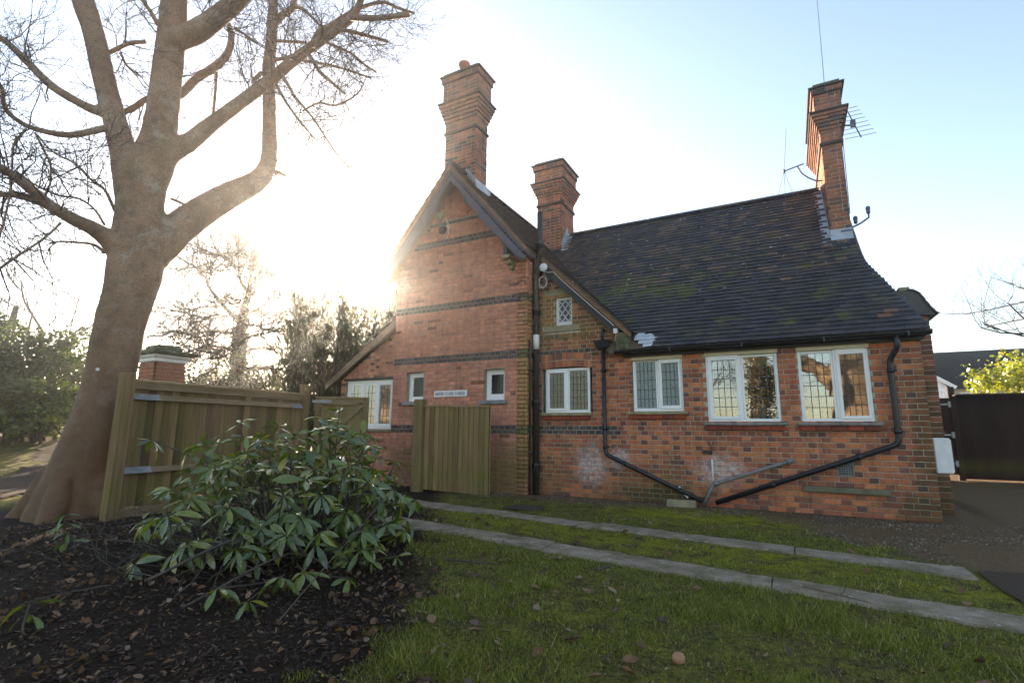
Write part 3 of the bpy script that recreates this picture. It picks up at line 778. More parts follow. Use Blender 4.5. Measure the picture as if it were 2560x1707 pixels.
# cream heads above the wing windows, sills, curtains
for nm, (x0, x1) in (('a', (WB[0], WB[1])), ('b', (W2[0], W2[1])), ('c', (W3[0], W3[1]))):
    hd = MB(); hd.cbox((x0-0.01, -0.012, 2.24), (x1+0.01, 0.06, 2.325)); part('window_head', hd, CREAM, HOUSE)
for (x0, x1, z, d) in ((-3.93, -2.98, 1.39, 0.05), (-2.36, -1.40, 1.40, 0.045), (-1.175, -0.04, 1.23, 0.055), (0.09, 1.10, 1.23, 0.055)):
    sl_ = MB(); sl_.cbox((x0, -d-0.025, z-0.055), (x1, 0.06, z-0.012), 0.008, (1.0, 0.95, 0.85)); sill = part('sill', sl_, STONE if x0 < -1.3 else SLATE, HOUSE)
    n = int((x1-x0-0.06)/0.165)
    for i in range(n):
        a = x0+0.03+i*(x1-x0-0.06)/n; b = x0+0.03+(i+1)*(x1-x0-0.06)/n
        sb = MB(); sb.cbox((a+0.002, -d, z-0.125), (b-0.002, 0.02, z-0.058), 0.004, random.choice([(0.34, 0.075, 0.04), (0.27, 0.06, 0.04), (0.22, 0.055, 0.038)])); part('sill_brick', sb, BRICK, sill)
for (x0, x1, z, y) in ((-6.86, -6.31, 1.63, -0.35), (-5.03, -4.47, 1.62, -0.35)):
    s_ = MB(); s_.cbox((x0, y-0.05, z-0.085), (x1, y+0.1, z-0.004), 0.015); part('sill', s_, SLATE, HOUSE)
s_ = MB(); s_.cbox((-9.16, 0.24, 1.03), (-7.66, 0.4, 1.075)); part('sill', s_, STONE, HOUSE)
s_ = MB(); s_.box((-9.2, 0.285, 2.182), (-7.15, 0.45, 2.235)); part('window_lintel', s_, BLACKB, HOUSE)
def folds(x0, x1, z0, z1, y, amp=0.02, per=0.09):
    mb = MB(); n = int((x1-x0)/0.015)
    xs = np.linspace(x0, x1, n+1); ys = y+amp*np.sin(xs*2*math.pi/per+np.sin(xs*9))
    mb.add([(x, yy, z) for z in (z0, z1) for x, yy in zip(xs, ys)], [(i, i+1, n+2+i, n+1+i) for i in range(n)])
    return mb
part('curtain', folds(-9.08, -7.76, 1.1, 2.15, 0.50), CURT, HOUSE, True)
DCURT = plain('dark_curtain', (0.17, 0.14, 0.12), 0.9, 0.2, 4, 0.2)
part('curtain', folds(-6.8, -6.35, 1.6, 2.2, -0.10, 0.01), DCURT, HOUSE, True)
part('curtain', folds(-4.97, -4.5, 1.6, 2.2, -0.10, 0.01), DCURT, HOUSE, True)
bl = MB(); bl.box((-1.06, 0.10, 2.08), (-0.14, 0.105, 2.24)); part('blind', bl, CURT, HOUSE)
bl = MB(); bl.box((0.2, 0.10, 2.10), (0.98, 0.105, 2.24)); part('blind', bl, CURT, HOUSE)
# boarding (soffit-less eaves): fascia of the wing
fa = MB(); fa.box((-2.40, -0.075, 2.30), (1.63, -0.02, 2.40)); part('fascia', fa, BLACKB, HOUSE)
# ------------------------------------------------------------------ roofs
# heights of the roof planes
def z_gable(x):
    d = x+5.6
    if d < 0: return 6.3+1.18*d
    return 6.3-1.18*d if x < -3.95 else 4.353-0.97*(x+3.95)
WP = [(-0.17, 2.40), (1.0, 3.73), (2.5, 5.69)]
def z_wing(y):
    return float(np.interp(y, [p[0] for p in WP]+[5.2], [p[1] for p in WP]+[2.3]))
def wing_right(y):                              # the roof narrows towards the end stack
    return float(np.interp(y, [-0.17, 0.9, 1.4, 2.5], [1.69, 1.25, 1.17, 1.15]))
GAUGE, TW, TL, TT = 0.098, 0.165, 0.185, 0.013
DARKT = [(0.040, 0.033, 0.034), (0.048, 0.038, 0.036), (0.034, 0.030, 0.034), (0.058, 0.042, 0.036), (0.042, 0.034, 0.032)]
BROWNT = [(0.105, 0.064, 0.040), (0.085, 0.054, 0.038), (0.125, 0.074, 0.044), (0.068, 0.046, 0.035)]
tile_v = lambda: np.array([(-TW/2+0.002, 0, 0), (TW/2-0.002, 0, 0), (TW/2-0.002, TL, 0), (-TW/2+0.002, TL, 0),
                           (-TW/2+0.002, 0, TT), (TW/2-0.002, 0, TT), (TW/2-0.002, TL, TT), (-TW/2+0.002, TL, TT)])
TV = tile_v(); TV[5, 2] += 0.0; TF = [(4, 5, 6, 7), (0, 1, 5, 4), (1, 2, 6, 5), (3, 0, 4, 7)]
TILES = []                                      # (size, roof, matrix, tint)
def tile_matrix(p, along, upslope):
    """tile lying on a slope: p lower middle; along = width direction"""
    along = np.array(along, float); s = np.array(upslope, float); n = np.cross(along, s)
    tilt = math.atan2(TT*2.0, TL)
    a = tilt+random.gauss(0, 0.012); s2 = s*math.cos(a)-n*math.sin(a); n2 = np.cross(along, s2)
    tw = random.gauss(0, 0.012); al2 = along*math.cos(tw)+s2*math.sin(tw); s2 = s2*math.cos(tw)-along*math.sin(tw)
    o = np.array(p)+n*(0.030+random.uniform(-0.002, 0.003))
    return Matrix(((al2[0], s2[0], n2[0], o[0]), (al2[1], s2[1], n2[1], o[1]), (al2[2], s2[2], n2[2], o[2]), (0, 0, 0, 1)))
def deck(name, polys, thick=0.05):
    """roof boards: polygons (lists of points, anticlockwise from above), thickened downwards"""
    mb = MB()
    for pg in polys:
        n = len(pg); up = [tuple(p) for p in pg]; dn = [(p[0], p[1], p[2]-thick) for p in pg]
        mb.add(up+dn, [tuple(range(n)), tuple(range(2*n-1, n-1, -1))]+[((i+1) % n, i, n+i, n+(i+1) % n) for i in range(n)])
    return part(name, mb, SOFFIT, HOUSE)
yr = 2.5
wing_roof = deck('wing_roof', [[(-2.6, -0.17, 2.40), (1.66, -0.17, 2.40), (1.22, 1.0, 3.73), (-3.9, 1.0, 3.73)],
                               [(-3.9, 1.0, 3.73), (1.22, 1.0, 3.73), (1.15, yr, 5.69), (-5.4, yr, 5.69)],
                               [(-5.4, yr, 5.69), (1.15, yr, 5.69), (1.66, 5.2, 2.3), (-2.0, 5.2, 2.3)],
                               [(1.66, -0.17, 2.40), (1.76, 2.5, 2.38), (1.15, yr, 5.69), (1.22, 1.0, 3.73)],
                               [(1.76, 2.5, 2.38), (1.66, 5.2, 2.3), (1.15, yr, 5.69)]])
gable_roof = deck('gable_roof', [[(-7.36, -0.70, z_gable(-7.36)), (-5.6, -0.70, 6.3), (-5.6, 4.9, 6.3), (-7.36, 4.9, z_gable(-7.36))][::1],
                                 [(-5.6, -0.70, 6.3), (-3.93, -0.70, z_gable(-3.93)), (-3.93, 4.9, z_gable(-3.93)), (-5.6, 4.9, 6.3)],
                                 [(-3.93, -0.13, z_gable(-3.93)), (-2.26, -0.13, z_gable(-2.26)), (-2.26, 3.2, z_gable(-2.26)), (-3.93, 3.2, z_gable(-3.93))]])
lean_roof = deck('lean_to_roof', [[(-9.62, 0.12, 2.14), (-7.14, 0.12, 3.78), (-7.14, 4.9, 3.78), (-9.62, 4.9, 2.14)]])
def add_tile(roof, p, along, up, pal, seen=True):
    c = np.array(p); v = random.uniform(0.7, 1.3); pal = [(0.16, 0.075, 0.042)] if random.random() < 0.006 else pal
    n = np.cross(along, up); face = float(np.dot(n, CAM-c)/np.linalg.norm(CAM-c))
    TILES.append((px_size(c)**2*max(face, 0.01) if seen else 0.0, roof, tile_matrix(p, along, up), tuple(v*q for q in random.choice(pal))))
# wing, front slope
k = 0
for (y0, z0), (y1, z1) in zip(WP[:-1], WP[1:]):
    L = math.hypot(y1-y0, z1-z0); n = int(round(L/GAUGE)); up = np.array([0, (y1-y0)/L, (z1-z0)/L])
    for i in range(n):
        y, z = y0+(y1-y0)*i/n, z0+(z1-z0)*i/n; k += 1
        xr = wing_right(y); x = -6.0+(TW/2 if k % 2 else 0)
        while x < xr-TW*0.51:
            x += TW
            if x > xr-TW*0.5: x = xr-TW*0.5
            if z_gable(x) > z+0.10: continue
            if 0.80 < x < 1.22 and 1.40 < y < 3.2: continue
            pal = DARKT if (y < 1.0 or random.random() < 0.5) else DARKT[3:4]+BROWNT
            add_tile(wing_roof, (x, y, z), (1, 0, 0), up, pal)
    # tapering last tiles follow the hip edge on their own
# gable roof: right slope, the lower part set back; left slope
def slope_x(roof, xa, xb, ya, yb, sgn, pal, seen=True):
    za, zb = z_gable(xa), z_gable(xb); L = math.hypot(xb-xa, zb-za); n = int(round(L/GAUGE))
    up = np.array([(xb-xa)/L, 0, (zb-za)/L]); al = np.array([0, 1.0, 0]) if sgn > 0 else np.array([0, -1.0, 0])
    for i in range(n):
        x, z = xa+(xb-xa)*i/n, za+(zb-za)*i/n
        y = ya+TW/2-(TW/2 if i % 2 else 0)
        while y < yb:
            if -3.95 < x and y > 0.2 and z_wing(y) > z+0.10: break
            yy = max(y, ya+0.06)
            if not (-6.15 < x < -5.32 and -0.22 < yy < 0.26):
                add_tile(roof, (x, yy, z), al, up, pal, seen)
            y += TW
slope_x(gable_roof, -3.90, -5.62, -0.72, 3.4, 1, BROWNT+DARKT[3:])
slope_x(gable_roof, -2.24, -3.94, -0.16, 2.0, 1, BROWNT+DARKT)
slope_x(gable_roof, -7.38, -5.60, -0.72, 4.9, -1, BROWNT, False)
for i in range(28):                             # lean-to
    s = i/28; x, z = -9.64+2.5*s, 2.14+1.65*s; up = np.array([2.5, 0, 1.65]); up /= np.linalg.norm(up)
    for j in range(9): add_tile(lean_roof, (x, 0.16+j*TW+(TW/2 if i % 2 else 0), z), (0, -1, 0), up, BROWNT, False)
TILES.sort(key=lambda q: -q[0])
TVAR, tj = {}, {}
for i, (s, roof, Mx, tint) in enumerate(TILES):
    if i < 300 and s > 0:
        key = tuple(round(c*80) for c in tint)
        if key not in TVAR:
            mb = MB(); mb.add(TV, TF, tint); TVAR[key] = mesh_of('tile', mb, TILE)
        o = place('tile', TVAR[key], roof); o.matrix_basis = Mx
    else:
        Mn = np.array(Mx); tj.setdefault(roof.name, (roof, MB()))[1].add(TV@Mn[:3, :3].T+Mn[:3, 3], TF, tint)
for roof, mb in tj.values(): part('tiling', mb, TILE, roof, kind='stuff')
# ridge tiles
def ridge(roof, a, b, n, pal, r=0.11):
    a, b = np.array(a, float), np.array(b, float); d = (b-a)/n; u = d/np.linalg.norm(d); s = np.cross(u, (0, 0, 1))
    for i in range(n):
        mb = MB(); pts = []
        for q in (a+d*i+d*0.01, a+d*(i+1)-d*0.01):
            for k_ in range(7):
                an = math.pi*k_/6; pts.append(q+s*math.cos(an)*r+np.array([0, 0, 1])*(math.sin(an)*r*0.75-0.02))
        mb.add(pts, [(j, j+1, 8+j, 7+j) for j in range(6)]+[tuple(range(7)), tuple(range(13, 6, -1))], random.choice(pal))
        part('ridge_tile', mb, TILE, roof)
ridge(wing_roof, (-4.3, yr, 5.69), (0.82, yr, 5.69), 16, DARKT+BROWNT[2:])
ridge(gable_roof, (-5.6, 0.28, 6.3), (-5.6, 4.9, 6.3), 12, BROWNT)
ridge(gable_roof, (-5.6, -0.74, 6.3), (-5.6, -0.24, 6.3), 1, BROWNT)
# swept cap on the end pier
cap = MB(); prof = [(1.40, 3.22), (1.70, 3.20), (1.82, 3.16), (1.90, 3.02), (1.97, 2.86), (2.00, 2.80), (1.97, 2.80), (1.40, 2.86)]
cap.prism(prof[::-1], 0.93, 1.8, (0.06, 0.045, 0.035)); part('pier_cap', cap, TILE, HOUSE)
cp = [(1.70, 3.205), (1.78, 3.185), (1.845, 3.12), (1.885, 3.03), (1.93, 2.94), (1.985, 2.85), (2.03, 2.80)]
for (xa, za), (xb, zb) in zip(cp[:-1], cp[1:]):
    mb = MB(); nx_, nz_ = za-zb, xb-xa; q = math.hypot(nx_, nz_); nx_, nz_ = nx_/q*0.014, nz_/q*0.014
    mb.prism([(xa, za), (xb, zb), (xb+nx_*1.6, zb+nz_*1.6), (xa+nx_, za+nz_)], 0.90, 1.8, random.choice(BROWNT)); part('cap_tile', mb, TILE, HOUSE)
fp = MB(); fp.cbox((1.60, 0.95, 3.2), (1.74, 1.3, 3.26)); part('lead_cap', fp, STONE, HOUSE)

# ------------------------------------------------------------------ bargeboards
def barge_front(sgn):
    """half of the gable's ornamental board; sgn +1 right, -1 left"""
    X = lambda d: -5.6+sgn*d
    top = lambda d: 6.23-1.18*d                 # along the tiles' underside
    y0, y1 = -0.690, -0.645
    def pr(mb, poly):
        pl = [(X(d), z) for d, z in poly]; mb.prism(pl if sgn > 0 else pl[::-1], y0, y1)
    mb = MB(); D = 1.66
    # upper strip, row of teeth with open triangles between, lower board with an arch and cusp near the apex
    pr(mb, [(0, top(0)-0.075), (D, top(D)-0.075), (D, top(D)), (0, top(0))])
    n = 27
    for i in range(n):
        a, b = 0.05+(D-0.1)*i/n, 0.05+(D-0.1)*(i+1)/n; m = (a+b)/2
        pr(mb, [(m, top(m)-0.145), (b, top(b)-0.075), (a, top(a)-0.075)])
    lowtop = lambda d: top(d)-0.14
    inner = [(0.0, 0.28), (0.10, 0.27), (0.20, 0.255), (0.29, 0.27), (0.35, 0.33), (0.38, 0.385), (0.42, 0.39), (0.50, 0.345), (0.60, 0.335), (0.72, 0.37), (0.86, 0.36), (1.1, 0.34), (1.4, 0.325), (D-0.14, 0.31), (D, 0.20)]
    for (d0, t0), (d1, t1) in zip(inner[:-1], inner[1:]):
        pr(mb, [(d0, top(d0)-t0), (d1, top(d1)-t1), (d1, lowtop(d1)), (d0, lowtop(d0))])
    # raised moulding along the arch
    pts = [(X(d), y0-0.008, top(d)-t0+0.012) for d, t0 in inner]
    mb.tube(pts, 0.014, 6)
    b = part('bargeboard', mb, BARGE, HOUSE)
    return b
barge_front(1); barge_front(-1)
for sgn in (1, -1):
    mb = MB(); pl = [(-5.6, 6.20), (-5.6+sgn*1.64, 6.20-1.18*1.64), (-5.6+sgn*1.64, 6.06-1.18*1.64), (-5.6, 6.06)]
    mb.prism(pl[::-1] if sgn > 0 else pl, -0.64, -0.615); part('added_dark_backing', mb, BLACKB, HOUSE)  # dark board added behind the teeth so the open triangles look dark
# verge undercloak (tile edges show as a tan strip) and soffit of the gable
for sgn in (1, -1):
    D = 1.70 if sgn > 0 else 1.76
    mb = MB(); pl = [(-5.6, 6.225), (-5.6+sgn*D, 6.225-1.18*D), (-5.6+sgn*D, 6.305-1.18*D), (-5.6, 6.305)]
    mb.prism(pl if sgn > 0 else pl[::-1], -0.725, -0.60, (1.9, 1.7, 1.5)); part('verge', mb, SOFFIT, HOUSE)
# plain dark board of the lower verge, with its moulding and tan undercloak
mb = MB(); xa, xb = -4.02, -2.42; zl = lambda x: 4.353-0.97*(x+3.95)
mb.prism([(xa, zl(xa)-0.30), (xb, zl(xb)-0.24), (xb, zl(xb)-0.10), (xa, zl(xa)-0.10)], -0.12, -0.085)
mb.prism([(xa, zl(xa)-0.17), (xb, zl(xb)-0.15), (xb, zl(xb)-0.085), (xa, zl(xa)-0.085)], -0.145, -0.121)
part('bargeboard', mb, BLACKB, HOUSE)
mb = MB(); mb.prism([(xa+0.06, zl(xa+0.06)-0.082), (-2.25, zl(-2.25)-0.082), (-2.25, zl(-2.25)+0.01), (xa+0.06, zl(xa+0.06)+0.01)], -0.165, -0.07, (1.8, 1.5, 1.2)); part('verge', mb, SOFFIT, HOUSE)
mb = MB(); mb.prism([(-9.62, 1.96), (-7.15, 3.58), (-7.15, 3.74), (-9.62, 2.12)], 0.10, 0.145, (1.6, 1.7, 1.6)); part('bargeboard', mb, SOFFIT, HOUSE)
# eaves board on the right of the projecting gable
mb = MB(); mb.box((-3.99, -0.66, 4.22), (-3.95, -0.1, 4.31)); part('eaves_board', mb, BARGE, HOUSE)
# stone corbel under the right foot of the bargeboard
mb = MB(); mb.cbox((-4.45, -0.64, 4.18), (-4.27, -0.34, 4.25), 0.01); mb.cbox((-4.43, -0.56, 4.10), (-4.29, -0.34, 4.178), 0.02); mb.cbox((-4.41, -0.47, 4.02), (-4.31, -0.34, 4.098), 0.02)
part('corbel', mb, STONE, HOUSE)
mb = MB(); mb.box((-4.42, -0.62, 4.25), (-4.34, -0.36, 4.62)); part('corbel_bracket', mb, BARGE, HOUSE)

# ------------------------------------------------------------------ chimneys
def chimney(x0, x1, y0, y1, z0, bands, ztop, seed, flash=None):
    """bands: (z from, z to, projection, 'b'rick or 's'tring)"""
    root = place('chimney', None, HOUSE); PINV[root.name] = Matrix.Identity(4)
    core, bk, stg = MB(), MB(), MB(); rnd = random.Random(seed)
    for (za, zb, off, kd) in bands:
        if kd == 's':
            sc_ = MB(); sc_.cbox((x0-off, y0-off, za), (x1+off, y1+off, zb), 0.006, (0.085, 0.062, 0.048)); part('string_course', sc_, BRICK, root); continue
        core.box((x0-off+REC, y0-off+REC, za), (x1+off-REC, y1+off-REC, zb))
        n = max(1, int(round((zb-za)/COURSE))); h = (zb-za)/n
        for fc, Lx in ((Face((x0-off, y0-off, 0), (1, 0, 0), (0, -1, 0)), x1-x0+2*off), (Face((x1+off, y0-off, 0), (0, 1, 0), (1, 0, 0)), y1-y0+2*off),
                       (Face((x0-off, y1+off, 0), (0, -1, 0), (-1, 0, 0)), y1-y0+2*off)):
            for i in range(n):
                u = -0.1125*(i % 2)-0.001; hd = bool(i % 2)
                while u < Lx:
                    L = 0.1025 if hd and rnd.random() < 0.5 else 0.215
                    p, q = max(u, 0), min(u+L, Lx)
                    if q-p > 0.02:
                        t3 = rnd.choice(BLUE if rnd.random() < 0.10 else REDS_C); v = rnd.uniform(0.85, 1.1)
                        fc.put(brick_mb(q-p, h-0.011, tuple(c*v for c in t3), wob=0.002), (p, za+i*h, rnd.uniform(-0.002, 0.002)), bk)
                    u += L+0.01; hd = not hd
    part('stack_core', core, MORTAR, root); part('brickwork', bk, BRICK, root, kind='stuff'); stg_faces = stg
    off = bands[-1][2]
    cp = MB(); zc = bands[-1][1]
    rr = random.Random(seed+1); n = 7
    ring = lambda o, z, j: [(a+rr.uniform(-j, j), b+rr.uniform(-j, j), z+rr.uniform(-j, j)) for a, b in ((x0-o, y0-o), (x1+o, y0-o), (x1+o, y1+o), (x0-o, y1+o))]
    r0, r1, r2 = ring(off-0.07, zc+0.001, 0), ring(off-0.08, zc+0.07, 0.012), ring(off-0.2, zc+0.10, 0.012)
    cp.add(r0+r1+r2, [(0, 1, 5, 4), (1, 2, 6, 5), (2, 3, 7, 6), (3, 0, 4, 7), (4, 5, 9, 8), (5, 6, 10, 9), (6, 7, 11, 10), (7, 4, 8, 11), (8, 9, 10, 11)])
    part('flaunching', cp, CONCC, root)
    return root
def stack_bands(z0, z):
    """z: string, corbel foot, corbel top, cap foot, cap top"""
    s, c0, c1, k0, k1 = z; h = (c1-c0)/5
    b = [(z0, s-0.03, 0.0, 'b'), (s-0.03, s+0.03, 0.028, 's'), (s+0.03, c0, 0.004, 'b')]
    for i in range(5): b.append((c0+i*h, c0+(i+1)*h-0.001, 0.022+0.024*i, 'b'))
    b += [(c1, c1+0.035, 0.145, 's'), (c1+0.035, k0, 0.055, 'b'), (k0, k0+0.03, 0.085, 's'), (k0+0.03, k1-0.03, 0.085, 'b'), (k1-0.03, k1, 0.125, 's')]
    return b
ch = chimney(-6.14, -5.35, -0.18, 0.27, 5.3, stack_bands(5.3, (7.38, 7.63, 8.04, 8.56, 8.73)), 8.82, 31)
mb = MB(); mb.lathe((-5.83, 0.02, 8.78), [(0.10, 0), (0.10, 0.28), (0.118, 0.285), (0.13, 0.31), (0.125, 0.36), (0.095, 0.365), (0.085, 0.2)], 20); part('chimney_pot', mb, POT, ch, True)
mb = MB()
for i in range(6):
    x = -5.57+i*0.04; z = z_gable(x)+0.09
    mb.add([(x-0.05, -0.195, z+0.02), (x+0.05, -0.195, z-0.06), (x+0.02, -0.195, z+0.12)], [(0, 1, 2)])
mb.prism([(-5.34, z_gable(-5.34)+0.03), (-5.30, z_gable(-5.30)+0.03), (-5.30, z_gable(-5.30)+0.06), (-5.34, z_gable(-5.34)+0.19)], -0.2, 0.30)
mb.box((-5.36, 0.27, 6.02), (-5.30, 0.36, 6.10)); part('flashing', mb, FLASH, ch)
ch = chimney(-5.02, -4.40, 2.12, 2.92, 4.3, stack_bands(4.3, (6.42, 6.63, 6.95, 7.30, 7.46)), 7.56, 33)
mb = MB(); 
for i in range(9):
    y = 2.12+i*0.042; z = z_wing(y)+0.07
    mb.obox((-4.385, y, z+0.08), (0.004, 0, 0), (0, 0.026, 0.034), (0, -0.02, 0.10))
mb.add([(-4.40, 2.07, z_wing(2.07)+0.065), (-4.24, 2.07, z_wing(2.07)+0.055), (-4.24, 2.5, z_wing(2.5)+0.055), (-4.40, 2.5, z_wing(2.5)+0.065)], [(0, 1, 2, 3)])
part('flashing', mb, FLASH, ch)
ch = chimney(0.85, 1.155, 1.47, 3.25, 3.6, stack_bands(3.6, (6.10, 6.36, 6.66, 7.04, 7.18)), 7.27, 35)
mb = MB()
zy = lambda y: z_wing(y)+0.055
ys = np.linspace(1.40, 2.42, 7)
mb.add([(x, y, zy(y)) for y in ys for x in (0.72, 0.842)], [(2*i, 2*i+1, 2*i+3, 2*i+2) for i in range(6)])
mb.add([(0.843, y, zy(y)+h) for y in ys for h in (0, 0.13)], [(2*i, 2*i+2, 2*i+3, 2*i+1) for i in range(6)])
mb.add([(0.72, 1.33, zy(1.33)), (1.17, 1.33, zy(1.33)), (1.17, 1.462, zy(1.462)), (0.72, 1.462, zy(1.462))], [(0, 1, 2, 3)])
mb.add([(0.80, 1.460, zy(1.46)-0.02), (1.17, 1.460, zy(1.46)-0.02), (1.17, 1.460, zy(1.46)+0.12), (0.80, 1.460, zy(1.46)+0.12)], [(0, 1, 2, 3)])
part('flashing', mb, FLASH, ch)
# silver patch and mossy end where the two roofs meet the gutter
mb = MB(); P = [(-2.33, -0.17), (-1.93, -0.17), (-1.83, -0.02), (-1.82, 0.12), (-1.95, 0.13), (-2.05, 0.16), (-2.3, 0.02)]
pass
mb = MB(); mb.cbox((-2.50, -0.15, 2.40), (-2.28, 0.1, 2.72), 0.03); mb.cbox((-2.45, -0.17, 2.41), (-2.30, 0.05, 2.62), 0.04); part('valley_end', mb, CONCC, HOUSE)

# ------------------------------------------------------------------ rainwater goods and pipes
def bracket(mb, x, z, y=-0.05, w=0.055):
    mb.cbox((x-w, y-0.02, z-0.015), (x+w, y+0.06, z+0.015), 0.003)
mb = MB(); pr_ = [(-0.07+0.065*math.cos(a), 0.035*0-0.065*math.sin(a)) for a in np.linspace(0, math.pi, 9)]
gp = [(-0.265+0.0, 2.395)]
yc, zc = -0.185, 2.405; arc = [(yc-0.062*math.cos(a), zc-0.062*math.sin(a)) for a in np.linspace(0, math.pi, 9)]
arc_in = [(yc-0.055*math.cos(a), zc-0.055*math.sin(a)) for a in np.linspace(0, math.pi, 9)]
vs = [(x, y, z) for x in (-2.50, 1.70) for y, z in arc+arc_in[::-1]]
mb.add(vs, [(i, (i+1) % 18, 18+(i+1) % 18, 18+i) for i in range(18)]+[tuple(range(17, -1, -1)), tuple(range(18, 36))])
for x in (-1.6, -0.55, 0.5, 1.45): mb.cbox((x-0.012, -0.25, 2.335), (x+0.012, -0.05, 2.40), 0.003)
gut = part('gutter', mb, BLACKP, HOUSE)
def pipe(name, pts, r, mat, joints=(), fancy=False):
    mb = MB(); P = [np.array(p, float) for p in pts]; pp = [P[0]]
    for a, b, c in zip(P[:-2], P[1:-1], P[2:]):               # rounded bends
        d0, d1 = (a-b)/np.linalg.norm(a-b), (c-b)/np.linalg.norm(c-b); q = min(2.2*r, 0.45*np.linalg.norm(a-b), 0.45*np.linalg.norm(c-b))
        for t_ in (0, 0.25, 0.5, 0.75, 1.0): pp.append((1-t_)**2*(b+d0*q)+2*t_*(1-t_)*b+t_*t_*(b+d1*q))
    pp.append(P[-1]); mb.tube(pp, r, 14)
    o = part(name, mb, mat, HOUSE, True)
    for (p, d) in joints:
        jb = MB(); p, d = np.array(p, float), np.array(d, float)/np.linalg.norm(d)
        if fancy: jb.tube([p-d*0.06, p-d*0.055, p+d*0.02, p+d*0.025, p+d*0.05, p+d*0.055], [r+0.004, r+0.012, r+0.012, r+0.02, r+0.02, r+0.004], 14)
        else: jb.tube([p-d*0.03, p+d*0.03], r+0.006, 14)
        jb.box((p[0]-0.02, p[1], p[2]-0.012), (p[0]+0.02, -0.001 if p[0] > -4.05 else -0.3, p[2]+0.012)); jb.box((p[0]+r, p[1]-0.005, p[2]-0.012), (p[0]+r+0.035, p[1]+0.02, p[2]+0.012))
        part('collar', jb, mat, o, True)
    return o
pipe('soil_pipe', [(-3.985, -0.13, -0.05), (-3.985, -0.13, 4.12), (-3.86, -0.22, 4.40), (-3.86, -0.22, 5.12)], 0.056, CASTI,
     [((-3.985, -0.13, z), (0, 0, 1)) for z in (0.45, 1.55, 3.22, 4.02)]+[((-3.86, -0.22, 4.46), (0, 0, 1))], True)
pipe('waste_pipe', [(-4.035, -0.28, -0.05), (-4.035, -0.28, 2.62), (-4.045, -0.28, 2.67), (-4.08, -0.28, 2.68)], 0.019, CASTI, [((-4.035, -0.28, z), (0, 0, 1)) for z in (0.7, 2.15)])
lb = MB(); lb.tube([(-3.985, -0.13, 2.53), (-3.985, -0.13, 2.80)], 0.059, 14); part('peeling_paint', lb, PAINTW, HOUSE, True)
# hopper head and the two slanting downpipes
mb = MB(); mb.add([(-2.87, -0.19, 2.60), (-2.60, -0.19, 2.60), (-2.60, -0.005, 2.60), (-2.87, -0.005, 2.60), (-2.84, -0.16, 2.47), (-2.63, -0.16, 2.47), (-2.63, -0.005, 2.47), (-2.84, -0.005, 2.47),
                   (-2.85, -0.17, 2.60), (-2.62, -0.17, 2.60), (-2.62, -0.02, 2.60), (-2.85, -0.02, 2.60), (-2.82, -0.15, 2.52), (-2.65, -0.15, 2.52), (-2.65, -0.02, 2.52), (-2.82, -0.02, 2.52)],
                  [(0, 4, 5, 1), (1, 5, 6, 2), (3, 7, 4, 0), (2, 6, 7, 3), (4, 7, 6, 5), (0, 1, 9, 8), (1, 2, 10, 9), (2, 3, 11, 10), (3, 0, 8, 11), (8, 9, 13, 12), (9, 10, 14, 13), (10, 11, 15, 14), (11, 8, 12, 15), (12, 13, 14, 15)])
part('hopper', mb, BLACKP, HOUSE)
pipe('overflow_pipe', [(-2.74, 0.01, 2.80), (-2.74, -0.09, 2.80), (-2.74, -0.09, 2.56)], 0.026, BLACKP)
pipe('downpipe', [(-2.735, -0.085, 2.48), (-2.735, -0.085, 0.70), (-1.25, -0.085, 0.05)], 0.034, BLACKP, [((-2.735, -0.085, z), (0, 0, 1)) for z in (2.1, 1.12, 0.82)]+[((-2.42, -0.085, 0.562), (1.485, 0, -0.65)), ((-1.55, -0.085, 0.18), (1.485, 0, -0.65))])
pipe('downpipe', [(1.325, -0.185, 2.36), (1.325, -0.185, 2.20), (1.235, -0.085, 2.05), (1.235, -0.085, 0.94), (-1.06, -0.085, 0.04)], 0.036, BLACKP, [((1.235, -0.085, z), (0, 0, 1)) for z in (1.9, 1.1)]+[((0.78, -0.085, 0.762), (2.295, 0, 0.9)), ((-0.28, -0.085, 0.345), (2.295, 0, 0.9))])
pipe('waste_pipe', [(-0.02, 0.02, 0.69), (-0.04, -0.05, 0.68), (-1.09, -0.05, 0.30), (-1.24, -0.06, -0.02)], 0.026, GREYP, [((-0.06, -0.05, 0.672), (1.05, 0, 0.38)), ((-1.05, -0.05, 0.315), (1.05, 0, 0.38))])
pipe('waste_pipe', [(-1.085, -0.04, 0.67), (-1.085, -0.04, 0.30)], 0.013, WHITEP)
pipe('waste_pipe', [(-1.585, 0.01, 0.235), (-1.585, -0.06, 0.22), (-1.45, -0.10, 0.09)], 0.017, WHITEP)
pipe('water_tap', [(-1.085, 0.01, 0.96), (-1.085, -0.04, 0.95), (-1.085, -0.04, 0.74)], 0.010, METAL)
mb = MB(); mb.cbox((-1.22, -0.02, 0.745), (-1.09, 0.02, 0.80), 0.005)
for i in range(5): mb.box((-1.21+i*0.024, -0.026, 0.752), (-1.196+i*0.024, -0.018, 0.793))
part('air_brick', mb, CASTI, HOUSE)
mb = MB(); x0, x1, z0, z1 = 0.52, 0.72, 0.50, 0.715
mb.box((x0, -0.012, z0), (x1, -0.002, z0+0.02)); mb.box((x0, -0.012, z1-0.02), (x1, -0.002, z1)); mb.box((x0, -0.012, z0+0.02), (x0+0.02, -0.002, z1-0.02)); mb.box((x1-0.02, -0.012, z0+0.02), (x1, -0.002, z1-0.02))
